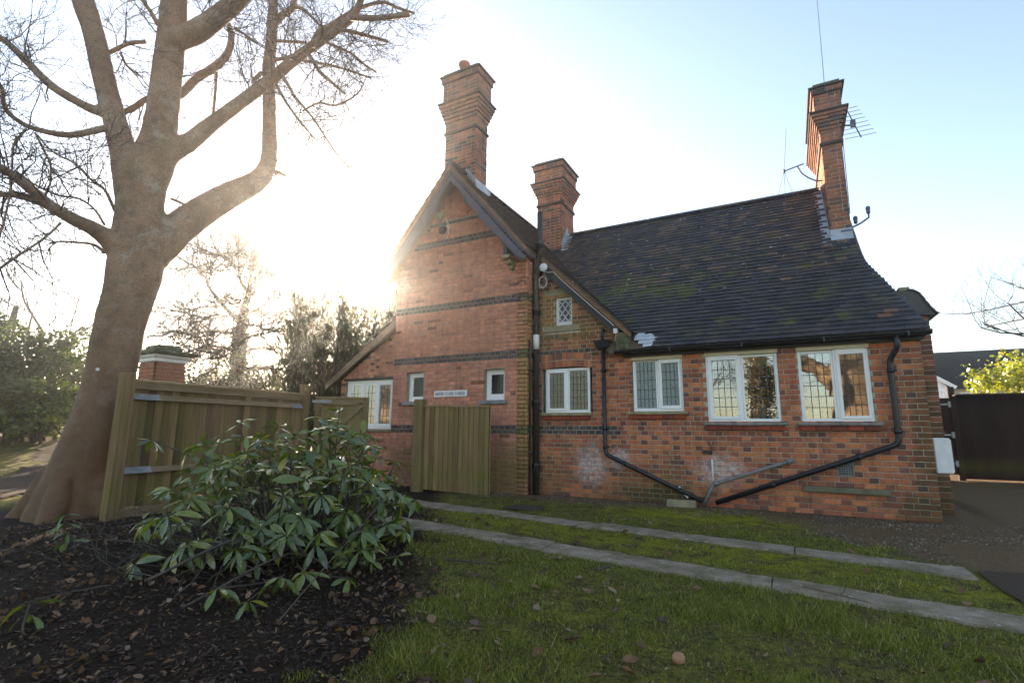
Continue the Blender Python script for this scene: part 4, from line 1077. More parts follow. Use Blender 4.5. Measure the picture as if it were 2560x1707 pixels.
for i in range(1, 6):
    x = x0+0.02+i*0.16/6; mb.box((x-0.005, -0.010, z0+0.02), (x+0.005, -0.003, z1-0.02))
    z = z0+0.02+i*0.175/6; mb.box((x0+0.02, -0.011, z-0.005), (x1-0.02, -0.0035, z+0.005))
vent = part('air_vent', mb, GREYP, HOUSE)
mb = MB(); mb.box((x0+0.01, -0.0025, z0+0.01), (x1-0.01, 0.02, z1-0.01)); part('vent_back', mb, BLACKI, vent)
mb = MB(); mb.cbox((0.09, -0.06, 0.275), (1.09, -0.002, 0.345), 0.006, (0.55, 0.58, 0.6)); part('wall_batten', mb, STONE, HOUSE)
mb = MB(); mb.cbox((-1.70, -0.46, -0.06), (-1.30, -0.30, 0.085), 0.012); part('drain_kerb', mb, STONE, HOUSE)
# ------------------------------------------------------------------ things fixed to the house
# name board
s = thing('name_sign', 'white name board lettered MOOR CLOSE LODGE on the gable wall', 'sign', (-5.695, -0.355, 1.70))
mb = MB(); mb.cbox((-6.075, -0.372, 1.700), (-5.315, -0.352, 1.820), 0.004); part('board', mb, WHITEP, s)
# serif capitals from strokes: (x0, z0, x1, z1, width) in a cell one unit high
def arcs(cx, cz, rx, rz, a0, a1, w0, w1, n=14):
    P = []
    for i in range(n):
        t0, t1 = R(a0+(a1-a0)*i/n), R(a0+(a1-a0)*(i+1)/n); m = (t0+t1)/2
        w = w1+(w0-w1)*abs(math.cos(m)); P.append((cx+rx*math.cos(t0), cz+rz*math.sin(t0), cx+rx*math.cos(t1), cz+rz*math.sin(t1), w))
    return P
S, H = 0.15, 0.07                               # stem and hairline
serif = lambda x, z, w=0.26: (x-w/2, z, x+w/2, z, H)
GLY = {
 'M': (0.95, [(0.14, 0, 0.14, 1, H+0.02), (0.80, 0, 0.80, 1, S), (0.14, 1, 0.46, 0.05, S), (0.46, 0.05, 0.80, 1, H), serif(0.14, 0.03), serif(0.80, 0.03, 0.3), serif(0.10, 0.97, 0.2), serif(0.83, 0.97, 0.22)]),
 'O': (0.82, arcs(0.41, 0.5, 0.32, 0.48, 0, 360, S, H, 22)),
 'R': (0.80, [(0.18, 0, 0.18, 1, S), serif(0.18, 0.03, 0.32), (0.05, 0.97, 0.42, 0.97, H), (0.18, 0.5, 0.42, 0.5, H), (0.40, 0.5, 0.68, 0.03, S), (0.62, 0.03, 0.78, 0.03, H)]+arcs(0.42, 0.735, 0.20, 0.235, -90, 90, S, H, 10)),
 'C': (0.78, arcs(0.42, 0.5, 0.33, 0.48, 48, 312, S, H, 18)+[(0.66, 0.98, 0.66, 0.72, H), (0.66, 0.28, 0.66, 0.05, H)]),
 'L': (0.68, [(0.18, 0, 0.18, 1, S), serif(0.18, 0.97, 0.32), (0.05, 0.03, 0.60, 0.03, H), (0.60, 0.0, 0.60, 0.28, H)]),
 'S': (0.62, arcs(0.30, 0.73, 0.21, 0.24, 40, 250, H+0.03, S, 12)+arcs(0.30, 0.27, 0.22, 0.24, 70, -140, H+0.03, S, 12)+[(0.50, 0.98, 0.50, 0.74, H), (0.08, 0.02, 0.08, 0.26, H)]),
 'E': (0.72, [(0.18, 0, 0.18, 1, S), (0.05, 0.97, 0.60, 0.97, H), (0.05, 0.03, 0.62, 0.03, H), (0.18, 0.5, 0.45, 0.5, H), (0.60, 0.97, 0.60, 0.75, H), (0.62, 0.03, 0.62, 0.27, H), (0.45, 0.38, 0.45, 0.62, H)]),
 'D': (0.84, [(0.18, 0, 0.18, 1, S), (0.05, 0.97, 0.40, 0.97, H), (0.05, 0.03, 0.40, 0.03, H)]+arcs(0.38, 0.5, 0.34, 0.47, -90, 90, S, H, 14)),
 'G': (0.86, arcs(0.42, 0.5, 0.33, 0.48, 48, 330, S, H, 18)+[(0.66, 0.98, 0.66, 0.72, H), (0.70, 0.05, 0.70, 0.42, S), (0.55, 0.42, 0.82, 0.42, H)]),
}
TXT = 'MOOR CLOSE LODGE'; wid = lambda c: 0.42 if c == ' ' else GLY[c][0]+0.05
tot = sum(wid(c) for c in TXT); hh = 0.058; sx = 0.69/tot; x = -6.04
for c in TXT:
    if c != ' ':
        mb = MB()
        for k, (a, b, c2, d, w_) in enumerate(GLY[c][1]):
            p, q = np.array([x+a*sx, 0, 1.731+b*hh]), np.array([x+c2*sx, 0, 1.731+d*hh]); v = q-p; ln = np.linalg.norm(v)
            if ln < 1e-6: continue
            v /= ln; nrm = np.array([-v[2], 0, v[0]])
            wd = w_*0.052
            mb.obox((p+q)/2+np.array([0, -0.3735-0.0002*(k % 5), 0]), v*(ln/2+0.002), (0, 0.0012, 0), nrm*wd/2)
        part('letter', mb, BLACKI, s)
    x += wid(c)*sx
# floodlight with its sensor and loose cable
s = thing('floodlight', 'weathered floodlight with a dangling cable high under the gable bargeboard', 'light', (-5.95, -0.36, 5.2))
mb = MB(); mb.cbox((-6.05, -0.54, 5.29), (-5.87, -0.47, 5.43), 0.012); part('lamp_head', mb, STONE, s)
mb = MB(); mb.box((-6.035, -0.545, 5.305), (-5.885, -0.5405, 5.415)); part('lamp_glass', mb, STONE, s)
mb = MB(); mb.box((-5.97, -0.50, 5.16), (-5.93, -0.35, 5.20)); mb.box((-5.97, -0.53, 5.16), (-5.93, -0.49, 5.29)); part('arm', mb, METAL, s)
mb = MB(); mb.cbox((-6.02, -0.47, 5.02), (-5.90, -0.351, 5.15), 0.01); part('sensor', mb, CASTI, s)
mb = MB(); mb.tube([(-5.85, -0.46, 5.3), (-5.80, -0.40, 5.15), (-5.86, -0.37, 4.98), (-5.9, -0.37, 4.90)], 0.005, 5); mb.tube([(-5.86, -0.46, 5.3), (-5.83, -0.40, 5.1), (-5.98, -0.37, 4.93)], 0.005, 5); part('cable', mb, PAINTW, s, True)
# round white antenna with looped cable
s = thing('wifi_antenna', 'round white disc antenna with looped white cable beside the soil pipe', 'antenna', (-3.78, -0.01, 3.6))
mb = MB(); c = np.array([-3.775, -0.26, 4.02]); n_ = np.array([0.05, -1, -0.12]); n_ /= np.linalg.norm(n_)
mb.tube([c, c+n_*0.012, c+n_*0.022], [0.078, 0.076, 0.055], 22); part('disc', mb, WHITEP, s, True)
mb = MB(); mb.tube([c-n_*0.002, (-3.79, -0.20, 3.92), (-3.80, -0.13, 3.66)], 0.012, 8); mb.tube([(-3.80, -0.13, 3.64), (-3.80, -0.13, 3.80)], 0.026, 10); mb.box((-3.815, -0.12, 3.66), (-3.785, -0.001, 3.69)); part('bracket', mb, METAL, s, True)
mb = MB(); an = np.linspace(0, 2*math.pi*2, 40)
mb.tube([(-3.84+0.085*math.cos(a)+0.02*math.sin(a*0.5), -0.15-0.02*math.sin(a*0.5), 3.78+0.105*math.sin(a)) for a in an], 0.006, 5)
mb.tube([(-3.77, -0.23, 3.95), (-3.70, -0.2, 3.93), (-3.62, -0.17, 3.94), (-3.45, -0.155, 3.75), (-3.0, -0.155, 3.31), (-2.55, -0.155, 2.875), (-2.50, -0.13, 2.80), (-2.49, -0.12, 2.5)], 0.006, 5); part('cable', mb, PAINTW, s, True)
s = MB(); s.cbox((-2.53, -0.16, 2.70), (-2.46, -0.09, 2.79), 0.008); tag(part('junction_box', s, WHITEP), 'small white cable box at the foot of the dark bargeboard', 'box')
# television aerial on the right stack
s = thing('tv_aerial', 'comb-like television aerial clamped to the deep chimney at the end of the wing', 'aerial', (1.2, 1.9, 6.6))
mb = MB(); a, b = np.array([1.50, 1.9, 6.30]), np.array([1.42, 2.75, 7.45]); mb.tube([a, b], 0.011, 6); part('boom', mb, BLUISH, s)
mb = MB(); mb.tube([(1.20, 1.9, 6.62), (1.36, 1.95, 6.60), (1.47, 2.2, 6.72)], 0.016, 6); mb.cbox((1.40, 2.12, 6.68), (1.48, 2.22, 6.80), 0.01); part('mount', mb, BLUISH, s)
for i in range(8):
    p = a+(b-a)*(i+0.3)/8.0; L = 0.24-0.008*i
    mb = MB(); mb.tube([p-np.array([L, 0.02, 0.01]), p+np.array([L, 0.02, 0.01])], 0.0055, 5); part('element', mb, BLUISH, s)
s = thing('whip_antenna', 'thin whip antenna with trailing radials on a curved arm above the wing ridge', 'aerial', (0.75, 1.9, 5.6))
base = np.array([0.25, 1.9, 5.95])
mb = MB(); mb.tube([(0.845, 1.9, 5.62), (0.76, 1.9, 5.63), (0.64, 1.9, 5.72), (0.54, 1.9, 5.83), (0.48, 1.9, 5.98)], 0.013, 7); mb.tube([(0.58, 1.9, 6.02), tuple(base)], 0.012, 6); mb.tube([base-(0, 0, .03), base+(0, 0, .03)], 0.022, 8); part('arm', mb, BLUISH, s)
for e in ((0.10, 0.0, 0.85), (-0.17, 0, -0.62), (-0.02, 0.1, -0.80), (0.14, 0.0, -0.60)):
    mb = MB(); mb.tube([base, base+np.array(e)], 0.0035, 4); part('rod', mb, BLUISH, s)
s = thing('telephone_bracket', 'iron arm with two insulators at the foot of the end chimney', 'bracket', (1.16, 1.6, 4.6))
mb = MB(); mb.tube([(1.155, 1.5, 4.50), (1.30, 1.5, 4.56), (1.42, 1.5, 4.64), (1.42, 1.5, 4.70)], 0.016, 6); mb.box((1.0, 1.456, 4.44), (1.17, 1.475, 4.47)); part('arm', mb, BLUISH, s)
for x, z in ((1.23, 4.56), (1.42, 4.70)):
    mb = MB(); mb.lathe((x, 1.5, z), [(0.012, 0), (0.03, 0.02), (0.032, 0.05), (0.02, 0.06), (0.034, 0.07), (0.034, 0.12), (0.015, 0.14)], 10); part('insulator', mb, BLUISH, s, True)
mb = MB(); p0, p1 = np.array([0.98, 1.35, 7.20]), at_dist(2040, -30, 13.0); pts = [p0+(p1-p0)*t_-np.array([0, 0, 0.3*t_*(1-t_)]) for t_ in np.linspace(0, 1, 9)]
mb.tube([(1.16, 1.46, 4.75), (1.17, 1.44, 6.05), (1.06, 1.34, 6.7), tuple(p0)]+pts[1:], 0.006, 4)
tag(part('telephone_wire', mb, BLUISH), 'thin black wire running up into the sky from the end chimney', 'wire')
# meter cupboard on the end wall
s = thing('meter_box', 'white plastic meter cupboard on the corner of the house by the side gate', 'box', (1.7, 0.12, 0.57))
mb = MB(); mb.cbox((1.604, 0.03, 0.575), (1.78, 0.40, 1.02), 0.012); part('case', mb, WHITEP, s)
mb = MB(); mb.cbox((1.782, 0.05, 0.595), (1.792, 0.38, 1.0), 0.004); part('door', mb, WHITEP, s)
# small things on the window boards
mb = MB(); mb.lathe((-0.34, 0.15, 1.28), [(0.035, 0), (0.036, 0.13), (0.03, 0.19), (0.012, 0.24), (0.011, 0.27)], 14); tag(part('bottle', mb, WHITEP, None, True), 'tall white bottle standing inside the middle wing window', 'bottle')
BLUEP = plain('blue_plastic', (0.02, 0.06, 0.35), 0.4, 0.1, 8, 0)
mb = MB(); mb.lathe((0.47, 0.15, 1.28), [(0.03, 0), (0.03, 0.09), (0.014, 0.12), (0.014, 0.14)], 14); tag(part('bottle', mb, BLUEP, None, True), 'small blue bottle inside the wing window next to the end downpipe', 'bottle')
mb = MB(); mb.cbox((0.30, 0.13, 1.28), (0.40, 0.17, 1.40), 0.004); tag(part('carton', mb, WHITEP), 'little white carton inside the wing window next to the end downpipe', 'box')
# ------------------------------------------------------------------ timber fence, gates, dark side fence
Zv = np.array([0, 0, 1.0])
def feather(mb, c, u, n, w, z0, z1, tint, t0=0.006, t1=0.018):
    """feather-edge board: c foot middle, u along, n to the face side"""
    c, u, n = [np.array(q, float) for q in (c, u, n)]
    pts = []
    for z in (z0, z1):
        pts += [c-u*w/2+Zv*z, c+u*w/2+Zv*z, c+u*w/2+n*t1+Zv*z, c-u*w/2+n*t0+Zv*z]
    mb.add(pts, [(0, 1, 2, 3), (7, 6, 5, 4), (3, 2, 6, 7), (1, 0, 4, 5), (2, 1, 5, 6), (0, 3, 7, 4)], tint)
def bar(mb, a, b, up, wid, hgt, tint=(1, 1, 1), ch=True):
    a, b, up = [np.array(q, float) for q in (a, b, up)]; v = b-a; L = np.linalg.norm(v); v /= L
    s = np.cross(v, up); s /= np.linalg.norm(s); up2 = np.cross(s, v)
    mb.obox((a+b)/2, v*L/2, s*wid/2, up2*hgt/2, tint)
A, B = np.array([-6.87, -5.30, 0]), np.array([-7.08, -2.58, 0])
u = (B-A)/np.linalg.norm(B-A); nf = np.array([u[1], -u[0], 0])       # towards the garden (+x)
fence = thing('close_board_fence', 'mossy close-boarded timber fence with capping rail beside the beech trunk', 'fence', tuple(A))
for P, zt, wd in ((A, 1.72, 0.062), (B, 1.80, 0.062)):
    mb = MB(); q = P+nf*0.01
    pts = [q+u*i*wd+nf*j*wd+Zv*z for z in (-0.1, zt-0.02) for i, j in ((-1, -1), (1, -1), (1, 1), (-1, 1))]
    mb.add(pts, [(0, 1, 2, 3), (0, 4, 5, 1), (1, 5, 6, 2), (2, 6, 7, 3), (3, 7, 4, 0)], (1.15, 1.1, 1.0))
    tp = [q+u*i*wd*0.9+nf*j*wd*0.9+Zv*(zt+random.uniform(-0.012, 0.01)) for i, j in ((-1, -1), (1, -1), (1, 1), (-1, 1))]
    o = len(mb.V); mb.V.extend(map(tuple, tp)); mb.F += [[4, 5, o+1, o], [5, 6, o+2, o+1], [6, 7, o+3, o+2], [7, 4, o, o+3], [o, o+1, o+2, o+3]]; mb.T += [(1.3, 1.2, 1.1)]*5
    part('post', mb, WOODP, fence)
L = np.linalg.norm(B-A); n = 27
for i in range(n):
    mb = MB(); c = A+u*(0.06+(L-0.12)*(i+0.5)/n)-nf*0.02; v = random.choice((0.5, 0.7, 0.9, 1.05, 1.25, 1.45))*random.uniform(0.9, 1.1)
    feather(mb, c, u, nf, (L-0.12)/n+0.012, 0.16, 1.60+random.uniform(-0.006, 0.004), (v, v*random.uniform(0.95, 1.1), v), 0.004, 0.030)
    part('board', mb, WOODF, fence)
a, b = A+u*0.065, B-u*0.065
for z, hh in ((0.58, 0.07), (1.44, 0.075)):
    mb = MB(); off = nf*0.035
    pts = []
    for q in (a, b): pts += [q+Zv*(z-hh/2)+nf*0.002, q+Zv*(z+hh/2)+nf*0.002, q+Zv*(z-hh/2+0.005)+nf*0.068]
    mb.add(pts, [(0, 2, 5, 3), (2, 1, 4, 5), (1, 0, 3, 4), (0, 1, 2), (3, 5, 4)], (1, 1, 1)); part('rail', mb, WOODR, fence)
    for q0, q1 in ((a, a+u*0.32), (b-u*0.22, b)):
        mb = MB(); mb.add([q+Zv*(z-hh/2+dz)+nf*dn for q in (q0, q1) for dz, dn in ((0.003, 0.073), (hh+0.004, 0.006))], [(0, 1, 3, 2)]); part('rail_bracket', mb, SLATE, fence)
mb = MB(); bar(mb, a+Zv*1.575+nf*0.03, b+Zv*1.575+nf*0.03, Zv, 0.032, 0.085, (0.95, 0.95, 0.95)); part('top_rail', mb, WOODR, fence)
mb = MB(); N_ = 14; pts = []
for i in range(N_+1):
    q = a+(b-a)*i/N_; w1, w2, zz = random.gauss(0, 0.004), random.gauss(0, 0.004), random.gauss(0, 0.003)
    pts += [q-nf*(0.045+w1)+Zv*1.617, q+nf*(0.06+w2)+Zv*1.617, q+nf*(0.058+w2)+Zv*(1.638+zz), q+nf*0.008+Zv*(1.655+zz), q-nf*(0.043+w1)+Zv*(1.640+zz)]
fs = [(5*i+j, 5*i+(j+1) % 5, 5*i+5+(j+1) % 5, 5*i+5+j) for i in range(N_) for j in range(5)]+[(4, 3, 2, 1, 0), tuple(5*N_+j for j in range(5))]
mb.add(pts, fs, (1.25, 1.15, 1.05)); part('capping', mb, WOODR, fence)
mb = MB(); bar(mb, a+Zv*0.07+nf*0.01, b+Zv*0.07+nf*0.01, Zv, 0.03, 0.17); part('gravel_board', mb, WOODR, fence)

# gate standing ajar at the end of that fence
H0, H1 = np.array([-7.00, -2.40, 0]), np.array([-6.32, -1.87, 0]); gu = (H1-H0)/np.linalg.norm(H1-H0); gn = np.array([gu[1], -gu[0], 0])
gate = thing('garden_gate', 'ajar timber garden gate showing its frame and diagonal brace', 'gate', tuple(H0))
GL = np.linalg.norm(H1-H0)
for i in range(8):
    mb = MB(); v = random.uniform(0.7, 1.0); feather(mb, H0+gu*(GL*(i+0.5)/8)-gn*0.012, gu, gn, GL/8+0.008, 0.06, 1.57, (v, v, v), 0.006, 0.016); part('board', mb, WOODG, gate)
for nm, p, q, w in (('top_rail', H0+Zv*1.53, H1+Zv*1.53, 0.11), ('middle_rail', H0+Zv*0.80, H1+Zv*0.80, 0.10), ('bottom_rail', H0+Zv*0.16, H1+Zv*0.16, 0.12)):
    mb = MB(); bar(mb, p+gn*0.025, q+gn*0.025, Zv, 0.036, w); part(nm, mb, WOODR, gate)
for nm, q in (('hanging_stile', H0+gu*0.045), ('closing_stile', H1-gu*0.045)):
    mb = MB(); bar(mb, q+Zv*0.05+gn*0.027, q+Zv*1.585+gn*0.027, gu, 0.044, 0.09); part(nm, mb, WOODP, gate)
mb = MB(); bar(mb, H1-gu*0.10+Zv*1.50+gn*0.026, H0+gu*0.10+Zv*0.83+gn*0.026, Zv, 0.034, 0.09); part('brace', mb, WOODR, gate)
mb = MB(); bar(mb, H0-gu*0.005+Zv*1.60+gn*0.012, H1+gu*0.01+Zv*1.60+gn*0.012, Zv, 0.085, 0.026, (1.2, 1.15, 1.05)); part('capping', mb, WOODR, gate)
mb = MB(); bar(mb, H0-gu*0.05+Zv*1.53+gn*0.048, H0+gu*0.26+Zv*1.53+gn*0.048, Zv, 0.006, 0.045); part('strap_hinge', mb, METAL, gate)

# boarded gate set open in front of the gable, with its post
gp = MB(); gp.cbox((-6.075, -0.98, -0.1), (-5.875, -0.84, 1.625), 0.012, (1.1, 1.1, 1.0))
tag(part('gate_post', gp, WOODP), 'square green-stained gate post on which the boarded gate hangs', 'post')
gate2 = thing('boarded_gate', 'feather-edge boarded timber gate, green with algae near its foot, below the name board', 'gate', (-5.2, -0.9, 0))
n = 13
for i in range(n):
    mb = MB(); v = random.uniform(0.7, 1.25); w = 1.36/n
    c = np.array([-5.855+1.36*(i+0.5)/n, -0.90, 0]); feather(mb, c, (1, 0, 0), (0, -1, 0), w+0.010, 0.035-0.03*i/n, 1.485-0.025*i/n, (v, v*0.96, v*0.92), 0.004, 0.032); part('board', mb, WOODG, gate2)
mb = MB(); bar(mb, (-5.865, -0.905, 1.505), (-4.485, -0.905, 1.478), Zv, 0.07, 0.034, (1.3, 1.25, 1.1)); part('capping', mb, WOODR, gate2)
for z in (0.25, 0.8, 1.3):
    mb = MB(); bar(mb, (-5.85, -0.875, z), (-4.50, -0.875, z-0.02), Zv, 0.04, 0.09); part('ledge', mb, WOODR, gate2)
mb = MB(); mb.box((-4.507, -0.925, 0.02), (-4.490, -0.86, 1.46), (1.5, 1.45, 1.3)); part('edge_strip', mb, WOODR, gate2)

# tall dark fence beyond the right end of the house with a gate in it
FY = 7.6
df = thing('dark_fence', 'tall dark brown boarded fence in front of the far cream house', 'fence', (5, FY, 0))
for i in range(44):
    mb = MB(); v = random.uniform(0.8, 1.2); feather(mb, (3.55+i*0.15, FY-0.05*i*0.15, 0), (1, 0, 0), (0, -1, 0), 0.165, 0.03, 1.96, (v, v, v), 0.006, 0.022); part('board', mb, WOODD, df)
mb = MB(); mb.box((3.5, FY-0.45, 1.962), (10.2, FY+0.06, 1.995)); part('capping', mb, WOODD, df)
sg = thing('side_gate', 'narrow dark boarded gate with pale strap hinges at the end of the house', 'gate', (3.0, FY, 0))
for i in range(11):
    mb = MB(); v = random.uniform(0.8, 1.2); feather(mb, (1.965+i*0.14, FY, 0), (1, 0, 0), (0, -1, 0), 0.15, 0.12, 1.93, (v, v, v)); part('board', mb, WOODD, sg)
for z in (0.35, 1.02, 1.75):
    mb = MB(); mb.cbox((2.45, FY-0.06, z), (3.42, FY-0.03, z+0.05), 0.004); mb.cbox((3.40, FY-0.07, z-0.05), (3.46, FY-0.03, z+0.10), 0.004); part('strap_hinge', mb, METAL, sg)
mb = MB(); bar(mb, (2.5, FY-0.04, 1.45), (3.3, FY-0.04, 1.08), Zv, 0.03, 0.08, (2.2, 2.4, 2.0)); part('brace', mb, WOODD, sg)
mb = MB(); mb.cbox((3.44, FY-0.05, -0.1), (3.56, FY+0.08, 2.2), 0.01); tag(part('gate_post', mb, WOODD), 'dark post between the side gate and the dark fence', 'post')

# brick pier with stone cap behind the fence
pd = 12.0; pc = at_dist(408, 900, pd); pc[2] = 0
pier = thing('brick_pier', 'red brick gate pier with moulded stone cap, seen over the fence', 'pier', tuple(pc))
core, bkm = MB(), MB(); hw = 0.275
core.box((pc[0]-hw+REC, pc[1]-hw+REC, -0.1), (pc[0]+hw-REC, pc[1]+hw-REC, 2.30)); part('core', core, MORTAR, pier)
for k in range(31):
    for O, U, N in (((pc[0]-hw, pc[1]-hw, 0), (1, 0, 0), (0, -1, 0)), ((pc[0]+hw, pc[1]-hw, 0), (0, 1, 0), (1, 0, 0))):
        uu = -0.1125*(k % 2)
        while uu < 2*hw:
            p, q = max(uu, 0), min(uu+0.215, 2*hw)
            if q-p > 0.03: Face(O, U, N).put(brick_mb(q-p, 0.065, random.choice(REDS_C[:3]), wob=0.0015), (p, k*COURSE-0.03, 0), bkm)
            uu += 0.225
part('brickwork', bkm, BRICK, pier, kind='stuff')
mb = MB(); mb.cbox((pc[0]-hw-0.03, pc[1]-hw-0.03, 2.302), (pc[0]+hw+0.03, pc[1]+hw+0.03, 2.38), 0.01); mb.cbox((pc[0]-hw-0.06, pc[1]-hw-0.06, 2.381), (pc[0]+hw+0.06, pc[1]+hw+0.06, 2.44), 0.015); part('moulding', mb, PAINTW, pier)
mb = MB(); mb.cbox((pc[0]-hw-0.12, pc[1]-hw-0.12, 2.441), (pc[0]+hw+0.12, pc[1]+hw+0.12, 2.53), 0.03); mb.cbox((pc[0]-hw+0.03, pc[1]-hw+0.03, 2.52), (pc[0]+hw-0.03, pc[1]+hw-0.03, 2.64), 0.05); part('cap', mb, CONCC, pier)

# far house over the dark fence
fh = thing('far_house', 'distant cream house with a long dark roof behind the yellow-green bush', 'house', (9.0, 21.5, 0))
CREAMW = plain('cream_render', (0.62, 0.57, 0.46), 0.9, 0.1, 2, 0.2); DARKR = plain('far_roof', (0.020, 0.018, 0.019), 0.9, 0.3, 3, 0.4, spec=0.1)
mb = MB(); mb.box((6.4, 20.9, 0), (14.5, 26, 3.05)); part('wall', mb, CREAMW, fh)
mb = MB(); mb.add([(5.0, 20.55, 3.02), (14.9, 20.55, 3.02), (14.9, 23.4, 5.0), (5.0, 23.4, 5.0), (5.0, 26.3, 3.02), (14.9, 26.3, 3.02)], [(0, 1, 2, 3), (3, 2, 5, 4), (0, 3, 4), (1, 5, 2)]); part('roof', mb, DARKR, fh)
mb = MB(); mb.box((4.2, 20.5, 0), (6.38, 26, 3.0)); mb.prism([(3.9, 2.9), (6.4, 2.9), (5.1, 4.4)], 20.52, 26); part('brick_wing', mb, BRICK, fh)
mb = MB(); bar(mb, (5.0, 20.4, 4.15), (6.5, 20.4, 3.05), Zv, 0.1, 0.14); part('bargeboard', mb, UPVC, fh)
for x in (6.75, 8.2, 10.2, 12.2):
    mb = MB(); mb.box((x, 20.86, 1.7), (x+0.75, 20.9, 2.85)); wn_ = part('window', mb, BLACKI, fh)
    mb = MB()
    for xx in (x-0.03, x+0.35, x+0.72): mb.box((xx, 20.83, 1.68), (xx+0.06, 20.86, 2.87))
    for zz in (1.68, 2.25, 2.81): mb.box((x+0.03, 20.835, zz), (x+0.72, 20.859, zz+0.06))
    part('window_frame', mb, UPVC, wn_)
# ------------------------------------------------------------------ trees
def spline(P, m=5):
    """Catmull-Rom through rows (x, y, z, r)"""
    P = np.asarray(P, float); Q = np.vstack([2*P[0]-P[1], P, 2*P[-1]-P[-2]]); out = []
    for i in range(1, len(Q)-2):
        a, b, c, d = Q[i-1], Q[i], Q[i+1], Q[i+2]
        for k in range(m):
            t_ = k/m; out.append(0.5*(2*b+(c-a)*t_+(2*a-5*b+4*c-d)*t_**2+(3*b-a-3*c+d)*t_**3))
    out.append(Q[-2]); return np.array(out)
def limb(pts, dist, off0=0.0, off1=0.0, sc=2.296, ox=0, oy=0):
    """traced limb: photo points (x, y, radius) at their own distance, drifting from off0 to off1 in depth"""
    rows = []; n = len(pts)
    for i, (x, y, r) in enumerate(pts):
        d = dist+off0+(off1-off0)*i/max(1, n-1)
        p = at_dist(ox+x/sc, oy+y/sc, d); h_ = p-CAM; cs = float(np.dot(h_[:2], _f[:2])/(np.linalg.norm(h_[:2])*np.linalg.norm(_f[:2]))); rows.append((*p, r/sc/px_size(p)*cs))
    return spline(rows)
def twig(mb, p, d, L, r, lev, rnd, k=3, droop=0.0, wob=0.25, kids=4):
    n = 4; pts = [np.array(p)]; d = np.array(d, float); rad = [r]
    for i in range(n):
        d = d+np.array([rnd.gauss(0, wob), rnd.gauss(0, wob), rnd.gauss(0, wob)+(0.10 if lev > 1 else 0.05)-droop]); d /= np.linalg.norm(d)
        pts.append(pts[-1]+d*L/n); rad.append(max(0.0022, r*(1-0.8*(i+1)/n)))
    mb.tube(pts, rad, k, caps=False)
    if lev > 0:
        for j in range(kids):
            t_ = rnd.uniform(0.2, 1.0)*n; i = min(n-1, int(t_)); q = pts[i]+(pts[i+1]-pts[i])*(t_-i)
            dd = pts[i+1]-pts[i]; dd /= np.linalg.norm(dd); s = np.array([rnd.gauss(0, 1), rnd.gauss(0, 1), rnd.gauss(0, 0.7)]); s -= dd*np.dot(s, dd); s /= np.linalg.norm(s)
            twig(mb, q, dd*0.75+s*0.75, L*rnd.uniform(0.35, 0.65), max(0.003, r*0.55), lev-1, rnd, 3, droop, wob, kids)
def twigs_on(mb, S, n, L, lev, rnd, r=0.009, t0=0.2, droop=0.0, kids=4, side=None):
    for i in range(n):
        k = int(rnd.uniform(t0, 1.0)*(len(S)-2)); p = S[k, :3]; dd = S[k+1, :3]-S[k, :3]; dd /= np.linalg.norm(dd)+1e-9
        s = np.array([rnd.gauss(0, 1), rnd.gauss(0, 1), rnd.gauss(0, 0.8)])
        if side is not None: s += np.array(side)
        s -= dd*np.dot(s, dd); s /= np.linalg.norm(s)
        twig(mb, p, dd*0.5+s*0.9, L*rnd.uniform(0.5, 1.2), r*rnd.uniform(0.7, 1.3), lev, rnd, 4, droop, 0.22, kids)
# ---- the beech; e-space is the photo scaled by 2.296
BD = 8.5
trunk = [(340, 3260, 350), (385, 3040, 300), (410, 2940, 268), (465, 2758, 228), (525, 2558, 195), (590, 2358, 172), (638, 2128, 157), (690, 1868, 155), (735, 1718, 160), (775, 1560, 172), (785, 1420, 168), (795, 1280, 150), (812, 1130, 148), (835, 1000, 150), (850, 930, 140)]
big = [limb(trunk, BD),
       limb([(760, 1150, 105), (735, 980, 102), (700, 840, 86), (640, 620, 76), (585, 400, 75), (540, 200, 73), (475, 0, 78), (420, -160, 74), (370, -320, 66)], BD, 0, 0.5),
       limb([(840, 1080, 120), (890, 900, 135), (918, 750, 108), (938, 600, 99), (962, 400, 95), (985, 200, 88), (1000, 0, 82), (1010, -160, 76), (1015, -350, 64)], BD, 0, -0.3),
       limb([(790, 1560, 120), (880, 1440, 128), (1040, 1300, 108), (1190, 1195, 94), (1330, 1115, 82), (1420, 1072, 72), (1485, 1030, 62), (1528, 968, 54), (1546, 880, 47), (1546, 700, 42), (1545, 540, 39), (1542, 400, 40), (1556, 250, 35), (1565, 100, 31), (1572, -80, 28), (1580, -250, 24)], BD, 0, 0.9),
       limb([(900, 930, 90), (1010, 850, 78), (1090, 815, 60), (1200, 725, 50), (1350, 612, 43), (1470, 522, 41), (1560, 455, 39), (1680, 352, 34), (1800, 262, 31), (1920, 182, 28), (2020, 100, 26), (2065, 20, 21), (2095, -80, 18)], BD, 0, -1.1),
       limb([(690, 1440, 90), (620, 1370, 72), (530, 1310, 56), (420, 1258, 50), (300, 1188, 45), (180, 1090, 42), (90, 1020, 38), (0, 960, 36), (-120, 890, 31), (-260, 800, 27)], BD, 0, -0.9),
       limb([(330, 1205, 38), (230, 1160, 37), (110, 1122, 33), (0, 1115, 29), (-150, 1090, 25), (-300, 1040, 20)], BD, -0.45, 0.5),
       limb([(980, 250, 70), (1060, 215, 76), (1150, 170, 72), (1260, 90, 65), (1370, -5, 56), (1480, -110, 46), (1600, -240, 38)], BD, -0.25, -1.0),
       limb([(640, 650, 45), (540, 632, 37), (400, 560, 34), (280, 480, 34), (170, 370, 33), (80, 282, 30), (0, 214, 28), (-150, 110, 24), (-320, 20, 20)], BD, 0.2, 0.9)]
